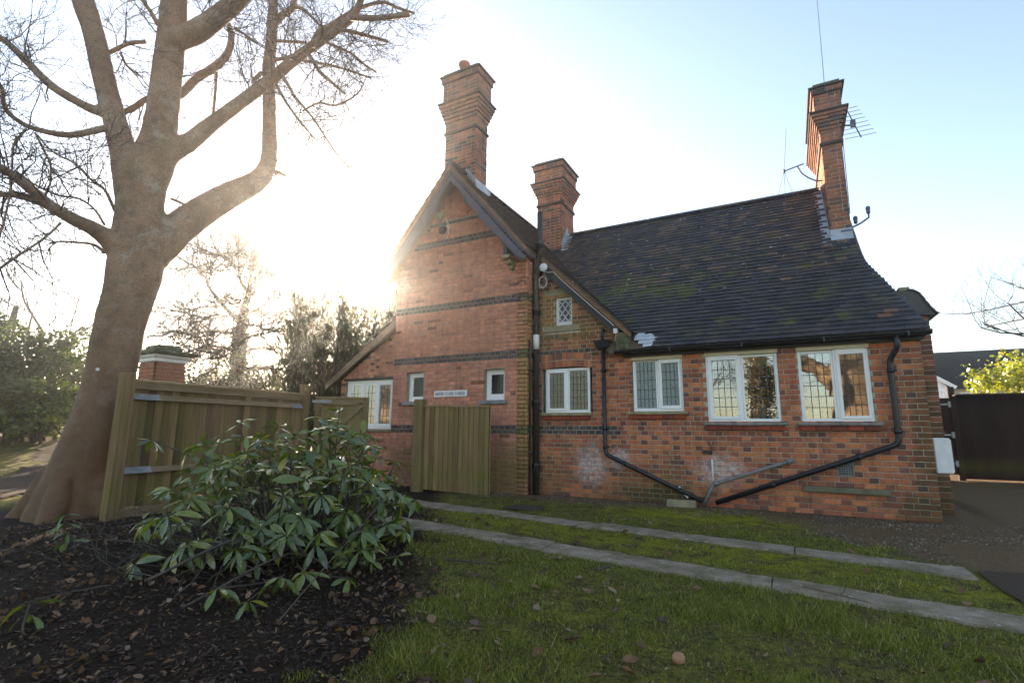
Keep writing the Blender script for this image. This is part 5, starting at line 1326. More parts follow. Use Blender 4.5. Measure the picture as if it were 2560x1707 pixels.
mid = [limb([(640, 735, 30), (580, 742, 26), (400, 776, 24), (200, 740, 20), (85, 680, 18), (25, 610, 17), (12, 510, 14), (-50, 420, 11)], BD, 0.2, -0.6),
       limb([(960, 570, 34), (1040, 540, 30), (1130, 452, 28), (1240, 380, 28), (1310, 300, 23), (1328, 200, 20), (1298, 110, 16)], BD, -0.1, 0.7),
       limb([(880, 560, 22), (830, 575, 20), (780, 612, 22), (710, 642, 20), (650, 640, 20)], BD, 0.3, 0.3),
       limb([(2010, 100, 20), (2150, 106, 17), (2350, 84, 16)], BD, -1.05, -1.25),
       limb([(1800, 262, 22), (1830, 190, 20), (1900, 150, 18), (2000, 80, 12), (2080, 42, 11), (2200, 15, 10), (2290, 50, 9), (2380, 78, 7)], BD, -0.9, -0.6),
       limb([(1940, 170, 13), (2000, 180, 13), (2100, 205, 11), (2225, 240, 10)], BD, -1.0, -0.7),
       limb([(1570, 235, 10), (1650, 240, 10), (1760, 246, 8)], BD, 0.75, 0.4), limb([(1560, 348, 13), (1640, 338, 12), (1760, 352, 10), (1950, 390, 8), (2130, 450, 6)], BD, 0.7, 0.2),
       limb([(1760, 300, 12), (1790, 340, 13), (1835, 412, 12), (1900, 470, 10), (1980, 540, 8)], BD, -0.85, -1.2),
       limb([(1860, 240, 9), (1920, 265, 9), (2020, 312, 8), (2090, 370, 7), (2160, 416, 6)], BD, -0.95, -0.5),
       limb([(1620, 430, 11), (1660, 500, 10), (1700, 565, 9), (1790, 670, 7), (1850, 760, 6), (1930, 880, 5), (2010, 970, 4), (2110, 1080, 3)], BD, -0.7, -1.3),
       limb([(1580, 480, 10), (1650, 600, 8), (1740, 720, 6), (1810, 800, 4)], BD, -0.65, -0.2),
       limb([(1735, 640, 6), (1830, 592, 6), (1930, 605, 6), (2050, 540, 5), (2105, 440, 3)], BD, -0.8, -0.9),
       limb([(1242, 400, 10), (1236, 530, 9), (1220, 680, 8)], BD, 0.4, 0.5), limb([(625, 305, 16), (740, 252, 15), (835, 242, 13)], BD, 0.3, 0.0),
       limb([(905, 140, 17), (860, 62, 14), (800, -20, 12), (760, -80, 10)], BD, 0, 0.4), limb([(1575, 140, 24), (1620, 90, 22), (1680, 45, 20), (1690, -40, 17)], BD, 0.9, 1.2),
       limb([(1690, 40, 14), (1740, 55, 11), (1800, 110, 9), (1850, 160, 7)], BD, 1.0, 0.8), limb([(1570, 985, 16), (1600, 992, 12), (1640, 1010, 8)], BD, 0.5, 0.3),
       limb([(1530, 520, 12), (1460, 470, 14), (1500, 420, 12)], BD, -0.6, -0.5), limb([(600, 1290, 9), (540, 1200, 8), (450, 1140, 8), (330, 1120, 9), (200, 1060, 8), (90, 985, 12)], BD, 0.3, 1.2),
       limb([(660, 1210, 12), (600, 1090, 10), (520, 1030, 9), (430, 940, 8), (300, 870, 7), (220, 780, 6)], BD, 0.3, 1.4),
       limb([(600, 1450, 13), (540, 1405, 11), (440, 1392, 9), (330, 1388, 7), (260, 1410, 4)], BD, 0.2, 0.8), limb([(350, 1280, 9), (250, 1370, 10), (100, 1470, 11), (0, 1540, 11), (-80, 1600, 10)], BD, -0.5, -0.9),
       limb([(200, 760, 9), (250, 860, 8), (290, 950, 7), (290, 1050, 6)], BD, -0.2, 0.2), limb([(150, 740, 9), (80, 830, 9), (70, 950, 8), (60, 1100, 8), (20, 1280, 9), (0, 1340, 9)], BD, -0.2, -0.8),
       limb([(980, 1140, 10), (1050, 1170, 10), (1130, 1215, 8)], BD, 0.6, 0.5), limb([(1345, 165, 9), (1390, 190, 9), (1480, 250, 6)], BD, 0.3, 0.1), limb([(690, 300, 9), (730, 380, 8), (810, 440, 5)], BD, 0.3, 0.5)]
beech = thing('beech_tree', 'huge bare beech tree with smooth grey trunk and spreading limbs beside the fence', 'tree', tuple(big[0][0][:2])+(0.0,))
tb = MB()
for S in big:
    n = len(S); j = np.random.default_rng(n)
    tb.tube(S[:, :3], S[:, 3]*(1+0.02*j.standard_normal(n)), 20)
# root buttresses
bx, by = big[0][7][0], big[0][7][1]
for a, L in ((215, 0.25), (318, 0.25), (20, 0.2), (100, 0.2)):
    d = np.array([math.cos(R(a)), math.sin(R(a)), 0]); c = np.array([bx, by, 0])
    tb.tube([c+d*0.28+Zv*0.6, c+d*0.40+Zv*0.22, c+d*(0.44+L*0.4)+Zv*0.03, c+d*(0.5+L)-Zv*0.15], [0.10, 0.14, 0.12, 0.07], 10)
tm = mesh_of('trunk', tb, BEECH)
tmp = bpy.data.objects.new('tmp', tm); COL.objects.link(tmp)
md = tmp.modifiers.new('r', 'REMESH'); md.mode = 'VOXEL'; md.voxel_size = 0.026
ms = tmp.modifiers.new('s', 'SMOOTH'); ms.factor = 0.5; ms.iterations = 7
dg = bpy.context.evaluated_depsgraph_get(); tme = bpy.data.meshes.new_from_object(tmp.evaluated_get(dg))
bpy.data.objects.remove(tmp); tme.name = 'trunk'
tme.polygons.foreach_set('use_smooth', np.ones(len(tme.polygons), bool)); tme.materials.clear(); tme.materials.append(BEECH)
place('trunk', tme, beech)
mbm = MB()
for S in mid: mbm.tube(S[:, :3], S[:, 3], 8)
part('branches', mbm, BEECH, beech, True)
tg = at_dist(244, 923, 8.02); tn = CAM-tg; tn /= np.linalg.norm(tn); tmb = MB(); tmb.tube([tg-tn*0.10, tg, tg+tn*0.004], [0.020, 0.020, 0.017], 14)
tag(part('tree_tag', tmb, WHITEP), 'small round white tag on the beech trunk', 'tag')
rnd = random.Random(5); tw = MB()
for i, S in enumerate(mid): twigs_on(tw, S, 6 if len(S) < 15 else 14, 0.8, 2, rnd, 0.008, 0.15, 0.03, 4)
for S, n in ((big[1], 8), (big[2], 10), (big[3], 12), (big[4], 40), (big[5], 24), (big[6], 18), (big[7], 28), (big[8], 26)): twigs_on(tw, S, n, 1.0, 2, rnd, 0.0095, 0.35, 0.0, 4)
part('crown', tw, TWIG, beech)

# ---- generic bare tree
def grow(tr, tw, p, d, L, r, lev, rnd, spread=0.55, up=0.12):
    n = 5; pts, rad = [np.array(p, float)], [r]; d = np.array(d, float)
    for i in range(n):
        d = d+np.array([rnd.gauss(0, 0.13), rnd.gauss(0, 0.13), rnd.gauss(0, 0.08)+up]); d /= np.linalg.norm(d)
        pts.append(pts[-1]+d*L/n); rad.append(r*(1-0.45*(i+1)/n))
    (tr if lev > 2 else tw).tube(pts, rad, 8 if lev > 3 else (5 if lev > 1 else 3), caps=False)
    if lev == 0: return
    for j in range(4 if lev > 1 else 5):
        i = rnd.randint(2, n); a = rnd.uniform(0, 2*math.pi); dd = (pts[i]-pts[i-1])/np.linalg.norm(pts[i]-pts[i-1])
        s = np.array([math.cos(a), math.sin(a), rnd.uniform(-0.2, 0.5)]); s -= dd*np.dot(s, dd); s /= np.linalg.norm(s)
        grow(tr, tw, pts[i], dd*(1-spread*0.6)+s*spread*1.2, L*rnd.uniform(0.5, 0.78), rad[i]*rnd.uniform(0.45, 0.65), lev-1, rnd, spread, up)
def bare_tree(name, base, h, r, seed, label, lev=4, mat=OAKB, group=None, spread=0.55):
    t_ = thing(name, label, 'tree', tuple(base), group); a, b = MB(), MB(); rn = random.Random(seed)
    grow(a, b, np.array(base)-Zv*0.2, (rn.gauss(0, 0.05), rn.gauss(0, 0.05), 1), h*0.42, r, lev, rn, spread)
    part('trunk', a, mat, t_, True); part('crown', b, TWIG, t_)
    return t_
# leaf templates
LEAF1 = np.array([(0, 0, 0), (0.5, -0.32, 0.05), (1, 0, -0.05), (0.5, 0.32, 0.05)]); LEAF1F = np.array([(0, 1, 2, 3)])
def leaves(name, parent, P, size, cols, mat, rng, kind='stuff', flat=0.0, stretch=1.0, upright=False):
    N = len(P); M_ = rots(N, rng, flat)
    if upright:                                     # sprays pointing up
        yaw = rng.uniform(0, 2*math.pi, N); lean = rng.normal(0, 0.28, (N, 2))
        X = np.stack([lean[:, 0], lean[:, 1], np.ones(N)], 1); X /= np.linalg.norm(X, axis=1)[:, None]
        Y = np.stack([np.cos(yaw), np.sin(yaw), np.zeros(N)], 1); Y -= X*np.sum(X*Y, 1)[:, None]; Y /= np.linalg.norm(Y, axis=1)[:, None]
        M_ = np.stack([X, Y, np.cross(X, Y)], 2)
    sc = size*rng.uniform(0.6, 1.3, N)
    M_ = M_*sc[:, None, None]; M_[:, :, 1] *= stretch
    c = np.array(cols)[rng.integers(0, len(cols), N)]*rng.uniform(0.75, 1.25, (N, 1))
    V, Fc, Tt = scatter(LEAF1, LEAF1F, M_, P, c)
    return place(name, np_mesh(name, V, Fc, Tt, mat), parent, None, kind)
def clump_points(rng, c, rad, n, clumps=40, cr=0.28, shell=0.55):
    """points in clumps spread over an ellipsoid"""
    d = rng.standard_normal((clumps, 3)); d /= np.linalg.norm(d, axis=1)[:, None]
    C_ = np.array(c)+d*np.array(rad)*rng.uniform(shell, 1.0, (clumps, 1))
    k = rng.integers(0, clumps, n); g = rng.standard_normal((n, 3)); g /= np.linalg.norm(g, axis=1)[:, None]
    return C_[k]+g*np.array(rad)*cr*rng.uniform(0.2, 1.0, (n, 1))
# ---- oak with ivy on its bole (traced)
OD = 24.0; o3 = dict(sc=3.734, ox=380, oy=540)
ok = [[(795, 1700, 60), (800, 1560, 56), (815, 1300, 50), (820, 1100, 45), (845, 950, 45), (880, 800, 36), (908, 700, 28), (915, 600, 22), (935, 450, 16), (935, 340, 12), (905, 220, 8), (870, 60, 4)],
      [(820, 960, 26), (730, 900, 22), (640, 800, 20), (530, 665, 16), (510, 590, 13), (440, 515, 11), (370, 450, 8), (300, 430, 5)], [(880, 690, 18), (830, 620, 16), (810, 520, 13), (805, 380, 10), (785, 250, 7), (785, 120, 4)],
      [(850, 920, 18), (960, 880, 15), (1060, 820, 12), (1160, 770, 9), (1260, 700, 6)], [(800, 1100, 22), (680, 1090, 17), (540, 1070, 15), (380, 1110, 12), (250, 1085, 9), (150, 1080, 6)],
      [(780, 1260, 18), (700, 1230, 16), (560, 1215, 13), (480, 1215, 12), (380, 1250, 8), (290, 1290, 4)], [(870, 1140, 16), (960, 1110, 15), (1080, 1090, 12), (1200, 1050, 8)], [(860, 1270, 17), (960, 1240, 16), (1060, 1235, 12), (1180, 1240, 7)],
      [(860, 1430, 24), (950, 1415, 20), (1080, 1420, 15), (1220, 1440, 10)], [(850, 1020, 15), (960, 1020, 13), (1060, 1060, 10), (1150, 1070, 7)], [(520, 1080, 10), (525, 1150, 8), (490, 1215, 8)], [(760, 1180, 9), (690, 1240, 8), (580, 1300, 8), (560, 1350, 6), (640, 1440, 4)],
      [(640, 780, 9), (690, 750, 8), (760, 790, 7), (830, 860, 8)], [(950, 630, 8), (1000, 600, 7), (1080, 540, 5), (1160, 560, 3)], [(940, 330, 8), (990, 260, 6), (1030, 160, 3)], [(800, 470, 7), (700, 410, 6), (600, 320, 3)], [(590, 845, 8), (480, 850, 8), (330, 900, 6), (200, 990, 4)], [(720, 930, 8), (580, 930, 7), (430, 975, 6), (310, 980, 4)],
      [(530, 660, 8), (545, 560, 7), (550, 480, 5), (500, 370, 3)], [(945, 500, 8), (1020, 460, 6), (1100, 400, 3)]]
oak = thing('oak_tree', 'bare crooked oak with ivy on its bole, standing behind the fence', 'tree', tuple(at_dist(593, 1130, OD)[:2])+(0.0,))
a, b = MB(), MB(); rn = random.Random(9); LS = []
for i, pts in enumerate(ok):
    S = limb(pts, OD, 0, rn.uniform(-2.5, 2.5) if i else 0, **o3); LS.append(S)
    a.tube(S[:, :3], S[:, 3], 12 if i == 0 else 7)
    twigs_on(b, S, 16 if i else 24, 1.7, 2, rn, 0.034, 0.25 if i else 0.5, 0.0, 5)
b0 = LS[0][0]; a.tube([b0[:3], np.array([b0[0], b0[1], -0.3])], [b0[3], b0[3]*1.25], 12)
part('trunk', a, OAKB, oak, True); part('crown', b, TWIG, oak)
rg = np.random.default_rng(3); S = LS[0]; P = []
for i in range(2600):
    k = rg.integers(0, int(len(S)*0.36)); an = rg.uniform(0, 2*math.pi); rr = S[k, 3]*rg.uniform(1.0, 1.35)+0.03
    q = S[k, :3]+np.array([math.cos(an)*rr, math.sin(an)*rr, rg.uniform(-0.5, 0.5)]); P.append((q[0], q[1], max(0.05, q[2]-rg.uniform(0, 1.2))))
leaves('ivy', oak, np.array(P), 0.13, [(0.045, 0.075, 0.02), (0.06, 0.09, 0.03), (0.03, 0.05, 0.015)], FOLI, rg, None)
# ---- columnar conifers round the sun
rg = np.random.default_rng(17)
for i, (px, top, dist, rad, lab) in enumerate(((726, 655, 21.5, 0.85, 'narrow conifer column nearest the ivy-clad oak'), (768, 660, 22.5, 1.25, 'broad dark conifer column between two taller spires'), (822, 690, 22.0, 1.2, 'conifer column in front of the low sun'),
                                        (880, 680, 23.0, 1.3, 'broad conifer column beside the one before the sun'), (938, 600, 22.5, 1.1, 'tall conifer spire behind the lean-to roof'), (978, 650, 21.5, 0.7, 'slender conifer spire closest to the gable'))):
    b = at_dist(px, 1120, dist); ztop = at_dist(px, top, dist)[2]; b[2] = 0
    t_ = thing('conifer_tree', lab, 'tree', tuple(b), 'columnar conifers behind the fence')
    n = int(4300*rad); z = ztop*np.sqrt(rg.uniform(0.0, 1, n))*0.98; sp = 1-0.0*z
    # several upright leaders make the ragged outline
    m = 9; la = rg.uniform(0, 2*math.pi, m); lr = rad*rg.uniform(0.1, 0.85, m); lh = ztop*rg.uniform(0.62, 1.0, m); lh[0] = ztop; lr[0] = 0.1
    k = rg.integers(0, m, n); z = lh[k]*rg.uniform(0.03, 1.0, n)**0.8; w = (1-z/lh[k])**0.5*rad*0.62+0.06
    an = rg.uniform(0, 2*math.pi, n); rr = w*np.sqrt(rg.uniform(0, 1, n)); taper = np.clip(1.35-0.5*z/lh[k], 0, 1.2)
    P = np.stack([b[0]+np.cos(la[k])*lr[k]*taper+np.cos(an)*rr, b[1]+np.sin(la[k])*lr[k]*taper+np.sin(an)*rr, z], 1)
    leaves('foliage', t_, P, 0.30, [(0.045, 0.055, 0.02), (0.06, 0.07, 0.025), (0.035, 0.042, 0.016), (0.085, 0.075, 0.03)], CONI, rg, None, stretch=0.32, upright=True)
    mb = MB()
    for j in range(m): mb.tube([(b[0], b[1], -0.1), (b[0]+math.cos(la[j])*lr[j]*0.7, b[1]+math.sin(la[j])*lr[j]*0.7, lh[j]*0.4), (b[0]+math.cos(la[j])*lr[j]*0.5, b[1]+math.sin(la[j])*lr[j]*0.5, lh[j]*0.95)], [0.09, 0.05, 0.012], 5)
    part('trunk', mb, OAKB, t_, True)
# ---- evergreen shrubs beyond the lane on the left
rg = np.random.default_rng(23)
EV = [(0.035, 0.055, 0.015), (0.05, 0.075, 0.02), (0.025, 0.04, 0.012), (0.07, 0.09, 0.025)]
for (px, py, dist, rad, lab) in ((20, 930, 24, (2.6, 2.2, 2.3), 'dense dark evergreen shrub across the lane, clear of the beech trunk'), (130, 950, 26, (2.4, 2.2, 2.1), 'glossy evergreen shrub partly hidden by the beech trunk'), (-110, 950, 23, (2.4, 2.2, 2.2), 'evergreen shrub at the outer end of the shrubbery across the lane'), (95, 1010, 22.5, (1.9, 1.5, 1.1), 'low laurel bush with sunlit yellow-green leaves across the lane')):
    c = at_dist(px, py, dist); c[2] = max(c[2], rad[2]*0.8+0.3); s = thing('evergreen_shrub', lab, 'shrub', (c[0], c[1], float(ground_z(c[0], c[1]))))
    low = rad[2] < 1.5
    P = clump_points(rg, c, rad, 7500 if not low else 4500, 90, 0.22, 0.25)
    P = P[P[:, 2] > float(ground_z(c[0], c[1]))+0.05]
    leaves('foliage', s, P, 0.15, EV if not low else [(0.09, 0.13, 0.02), (0.12, 0.15, 0.025), (0.05, 0.08, 0.015)], FOLI, rg, None)
    mb = MB(); rn = random.Random(int(dist*10+px))
    for j in range(14):
        d = np.array([rn.gauss(0, 0.6), rn.gauss(0, 0.6), 1.0]); d /= np.linalg.norm(d); p0 = np.array([c[0]+rn.gauss(0, 0.5), c[1]+rn.gauss(0, 0.5), float(ground_z(c[0], c[1]))-0.1])
        mb.tube([p0, p0+d*rad[2]*0.9, p0+d*rad[2]*1.7+np.array([rn.gauss(0, 0.3), rn.gauss(0, 0.3), 0])], [0.05, 0.03, 0.01], 5)
    part('stems', mb, TWIG, s)
# ---- evergreens showing over the fence, added and made tall to shade the lane
for (px, dist, rad, lab) in ((470, 24, (2.4, 2.2, 2.3), 'grey-green shrub added to shade the lane, closest to the brick pier behind the fence'), (540, 26, (2.4, 2.2, 2.4), 'grey-green shrub added to shade the lane, between the brick pier and the oak'), (640, 27, (2.4, 2.2, 2.5), 'grey-green shrub added to shade the lane, between the oak and the conifers')):
    c = at_dist(px, 1000, dist); c[2] = rad[2]*0.85; s = thing('evergreen_shrub', lab, 'shrub', (c[0], c[1], 0))
    P = clump_points(rg, c, rad, 6500, 80, 0.25, 0.2); P = P[P[:, 2] > 0.05]
    leaves('foliage', s, P, 0.16, EV, FOLI, rg, None)
    mb = MB()
    for j in range(8):
        q = rg.normal(0, 0.7, 2); mb.tube([(c[0]+q[0]*0.3, c[1]+q[1]*0.3, -0.1), (c[0]+q[0], c[1]+q[1], rad[2]), (c[0]+q[0]*1.5, c[1]+q[1]*1.5, rad[2]*1.6)], [0.05, 0.03, 0.01], 5)
    part('stems', mb, TWIG, s)
# ---- bare trees behind
for i, (px, dist, h, lab) in enumerate(((40, 30, 11, 'bare tree rising out of the dark shrubbery'), (-60, 26, 12, 'bare tree at the end of the shrubbery farthest from the brick pier'), (400, 34, 8.5, 'small bare tree behind the brick pier'), (190, 40, 12, 'bare tree far behind the beech trunk'))):
    b = at_dist(px, 1100, dist); bare_tree('bare_tree', (b[0], b[1], float(ground_z(b[0], b[1]))), h, 0.16, 40+i, lab)
# branches reaching in at the right belong to a tree standing just outside
b = at_dist(2860, 1100, 15); bare_tree('bare_tree', (b[0], b[1], 0), 10.5, 0.16, 77, 'bare tree whose twigs reach over the dark fence', spread=0.8)
# ---- far wood
rn = random.Random(3); a, b2 = MB(), MB()
for i in range(26):
    px = -200+i*52+rn.uniform(-20, 20); d = rn.uniform(55, 90); q = at_dist(px, 1080, d); q[2] = 0
    grow(a, b2, q, (0, 0, 1), rn.uniform(2.0, 3.6), 0.16, 3, rn, 0.6)
for v, f, t_ in zip([a], [0], [0]): b2.add(a.V, a.F)
o = part('far_wood', b2, TWIG, None, False, 'stuff'); tag(o, 'far bare woodland on the skyline behind the fence', 'woodland')
rg = np.random.default_rng(29); P = []
for i in range(60):
    px = rg.uniform(-300, 1000); d = rg.uniform(50, 75); q = at_dist(px, 1080, d); P.append(clump_points(rg, (q[0], q[1], 1.6), (3.5, 3.5, rg.uniform(1.4, 3.0)), 260, 12, 0.4))
P = np.concatenate(P); P = P[P[:, 2] > 0.1]
o = leaves('far_hedge', None, P, 0.55, [(0.05, 0.055, 0.025), (0.07, 0.06, 0.035), (0.04, 0.05, 0.02)], CONI, rg, 'stuff'); tag(o, 'far overgrown hedge along the skyline behind the fence', 'hedge')
# ---- yellow-green bush over the dark fence
rg = np.random.default_rng(31); c = at_dist(2650, 960, 20.0); s = thing('golden_bush', 'bright yellow-green bush rising above the dark fence', 'bush', (c[0], c[1], 0))
P = clump_points(rg, (c[0], c[1], 1.9), (1.9, 1.3, 1.9), 6500, 70, 0.25, 0.4); P = P[P[:, 2] > 0.05]
leaves('foliage', s, P, 0.13, [(0.30, 0.30, 0.03), (0.24, 0.27, 0.03), (0.36, 0.33, 0.05), (0.16, 0.20, 0.02)], FOLI, rg, None)
mb = MB()
for j in range(10):
    q = rg.normal(0, 0.5, 2); mb.tube([(c[0]+q[0]*0.3, c[1]+q[1]*0.3, -0.1), (c[0]+q[0], c[1]+q[1], 1.2), (c[0]+q[0]*1.6, c[1]+q[1]*1.6, 2.4)], [0.05, 0.03, 0.01], 5)
part('stems', mb, TWIG, s)
# ---- sunlit trees on the near side of the lawn; the windows mirror them
t_ = thing('old_oak', 'broad sunlit oak trunk mirrored in the wing window next to the end downpipe', 'tree', (1.75, -12.6, 0))
a, b = MB(), MB(); rn = random.Random(4)
S = spline([(2.10, -12.6, -0.2, 0.95), (2.06, -12.6, 0.5, 0.78), (2.02, -12.6, 1.8, 0.70), (2.00, -12.6, 3.0, 0.70), (2.05, -12.7, 4.2, 0.58), (2.1, -12.8, 6.0, 0.4), (2.2, -12.9, 9.0, 0.25)]); a.tube(S[:, :3], S[:, 3]*(1+0.04*np.random.default_rng(1).standard_normal(len(S))), 18)
S2 = spline([(1.8, -12.6, 2.7, 0.35), (1.0, -12.5, 3.3, 0.28), (0.3, -12.5, 3.6, 0.22), (-0.6, -12.4, 4.3, 0.14), (-1.6, -12.3, 4.9, 0.07)]); a.tube(S2[:, :3], S2[:, 3], 10)
S3 = spline([(1.9, -12.7, 3.6, 0.3), (2.6, -12.6, 4.3, 0.22), (3.6, -12.5, 4.8, 0.12)]); a.tube(S3[:, :3], S3[:, 3], 10)
twigs_on(b, S2, 40, 1.2, 2, rn, 0.012, 0.2); twigs_on(b, S, 30, 1.8, 2, rn, 0.016, 0.5); twigs_on(b, S3, 16, 1.2, 2, rn, 0.012)
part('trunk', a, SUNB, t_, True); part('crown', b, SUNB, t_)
t_ = thing('ivy_tree', 'sunlit ivy-grown tree mirrored in the middle wing window', 'tree', (-1.1, -15.5, 0))
a, b = MB(), MB(); S = spline([(-1.1, -15.5, -0.2, 0.5), (-1.05, -15.5, 1.5, 0.36), (-0.95, -15.5, 3.5, 0.3), (-1.1, -15.6, 6, 0.22), (-1.0, -15.6, 9, 0.1)]); a.tube(S[:, :3], S[:, 3], 12)
twigs_on(b, S, 60, 2.0, 2, rn, 0.02, 0.15); part('trunk', a, OAKB, t_, True); part('crown', b, TWIG, t_)
rg = np.random.default_rng(37); P = clump_points(rg, (-1.0, -15.5, 3.2), (0.75, 0.75, 3.0), 3500, 60, 0.3, 0.3); P = P[P[:, 2] > 0.1]
leaves('ivy', t_, P, 0.12, [(0.14, 0.11, 0.03), (0.20, 0.14, 0.04), (0.09, 0.09, 0.02), (0.25, 0.16, 0.06)], FOLI, rg, None)
bare_tree('bare_tree', (-4.6, -19.5, 0), 10, 0.17, 91, 'sunlit bare tree mirrored in the middle wing window beside the ivy-grown one')
# ------------------------------------------------------------------ the rhododendron
def leaf_mesh(w, droop, fold, tint, tip=0.0, twist=0.0, side=0.0):
    st = [(0.0, 0.03), (0.12, 0.25), (0.35, 0.85), (0.60, 1.0), (0.82, 0.68), (1.0, 0.04)]
    vs = []
    for t_, h in st:
        z = -droop*t_*t_+tip*t_; tw_ = twist*t_; k_ = side*t_*t_
        vs += [(t_, -h*w+k_, z+fold*h*w-tw_*h*w), (t_, k_, z), (t_, h*w+k_, z+fold*h*w+tw_*h*w)]
    fs = [(3*i+j, 3*i+3+j, 3*i+4+j, 3*i+1+j) for i in range(5) for j in (0, 1)]
    mb = MB(); mb.add(vs, fs, tint); return mb
GREENS = [(0.095, 0.135, 0.026), (0.120, 0.165, 0.028), (0.072, 0.108, 0.026), (0.150, 0.195, 0.030), (0.19, 0.21, 0.028), (0.28, 0.25, 0.03)]
LV = []
for g_ in GREENS:
    for (w, dr, fo, tws, sd) in ((0.145, 0.10, 0.25, 0.3, 0.05), (0.17, 0.28, 0.12, -0.5, -0.07), (0.125, 0.42, 0.5, 0.7, 0.10), (0.155, 0.02, 0.38, -0.2, 0.0)): LV.append(leaf_mesh(w, dr, fo, g_, 0.0, tws, sd))
LME = [mesh_of('leaf', m, RHODO, True) for m in LV]
def whorl(p, axis, n, size, rnd, droop, out):
    ax = np.array(axis, float); ax /= np.linalg.norm(ax); ref = np.array([0, 0, 1.0]) if abs(ax[2]) < 0.9 else np.array([1.0, 0, 0])
    e1 = np.cross(ax, ref); e1 /= np.linalg.norm(e1); e2 = np.cross(ax, e1); ph = rnd.uniform(0, 6.28)
    for i in range(n):
        a = ph+2*math.pi*i/n+rnd.gauss(0, 0.16); el = rnd.gauss(droop, 0.22)
        rad = e1*math.cos(a)+e2*math.sin(a); d = rad*math.cos(el)+ax*math.sin(el); d = d+np.array([0, 0, -0.12]); d /= np.linalg.norm(d)
        lat = np.cross(ax, d); lat /= np.linalg.norm(lat)+1e-9
        ro = rnd.gauss(0, 0.25); nn = np.cross(d, lat); lat = lat*math.cos(ro)+nn*math.sin(ro); nn = np.cross(d, lat)
        if nn[2] < -0.2: lat, nn = -lat, -nn
        s = size*rnd.uniform(0.7, 1.2); q = rnd.random()
        g_ = rnd.choice([0, 1, 2, 3]) if q < 0.80 else (4 if q < 0.94 else 5)
        o = np.array(p)+d*0.012
        out.append((Matrix(((d[0]*s, lat[0]*s, nn[0]*s, o[0]), (d[1]*s, lat[1]*s, nn[1]*s, o[1]), (d[2]*s, lat[2]*s, nn[2]*s, o[2]), (0, 0, 0, 1))), g_*4+rnd.randint(0, 3), s))
def stem(mb, a, b, rnd, r0, r1, bow=0.15):
    a, b = np.array(a, float), np.array(b, float); m = (a+b)/2+np.array([rnd.gauss(0, bow*0.5), rnd.gauss(0, bow*0.5), -abs(rnd.gauss(0, bow*0.5))]); 
    S = spline([(*a, r0), (*m, (r0+r1)/2), (*b, r1)], 4); mb.tube(S[:, :3], S[:, 3], 6)
RC = np.array([-3.98, -5.15, 0.0])
rh = thing('rhododendron_bush', 'sprawling rhododendron with glossy whorled leaves in front of the fence', 'bush', tuple(RC))
rnd = random.Random(21); LVS, sm_ = [], MB(); crowns = [RC+np.array([rnd.gauss(0, 0.3), rnd.gauss(0, 0.25), 0.02]) for _ in range(9)]
tips = []
for i in range(1500):
    if len(tips) >= 215: break
    a = rnd.uniform(0, 2*math.pi); e = math.asin(rnd.uniform(-0.02, 1.0)); f = rnd.choice((rnd.uniform(0.5, 0.85), rnd.uniform(0.85, 1.03), rnd.uniform(0.9, 1.12)))
    lump = 1+0.10*math.sin(a*3+1)+0.07*math.sin(a*7)
    p = RC+np.array([math.cos(a)*math.cos(e)*1.02*lump, math.sin(a)*math.cos(e)*1.02*lump, 0])*f+Zv*(0.10+1.06*math.sin(e)*f*(0.92+0.12*math.sin(a*2+0.6)))
    if min([np.linalg.norm(p-q) for q in tips], default=1) < 0.105: continue
    tips.append(p)
for p in tips:
    out = p-RC; out[2] *= 0.35; out /= np.linalg.norm(out)+1e-6; hgt = p[2]
    ax = out*0.55+Zv*(0.55+0.6*min(1, hgt))
    whorl(p, ax, rnd.randint(6, 9), rnd.uniform(0.105, 0.185), rnd, 0.18 if hgt > 0.6 else -0.2, LVS)
    c = min(crowns, key=lambda q: np.linalg.norm(q[:2]-p[:2])+rnd.uniform(0, 0.3)); stem(sm_, c, p, rnd, 0.012, 0.0042, 0.2)
    if rnd.random() < 0.6: whorl(p-ax/np.linalg.norm(ax)*0.09, ax, rnd.randint(2, 4), 0.13, rnd, -0.45, LVS)
# loose shoots: tall ones against the fence, low ones over the soil
LOOSE = [((380, 1100), 5.6), ((470, 1130), 5.3), ((560, 1150), 5.0), ((600, 1330), 4.4), ((700, 1345), 4.2), ((545, 1470), 3.7), ((620, 1500), 3.55), ((590, 1370), 4.0), ((705, 1440), 3.8), ((870, 1480), 3.9), ((800, 1330), 3.9), ((930, 1400), 4.2), ((760, 1430), 3.7), ((900, 1330), 4.1), ((990, 1420), 4.4)]
for (px, py), d in LOOSE:
    p = at_dist(px, py, d); ground = float(ground_z(p[0], p[1])); p[2] = max(p[2], ground+0.06)
    whorl(p, (rnd.gauss(0, 0.3), rnd.gauss(-0.2, 0.3), 1.0), rnd.randint(4, 7), rnd.uniform(0.13, 0.17), rnd, -0.30, LVS)
    c = RC+np.array([rnd.gauss(0, 0.25), rnd.gauss(0, 0.25), 0.05]); stem(sm_, c, p, rnd, 0.011, 0.004, 0.18)
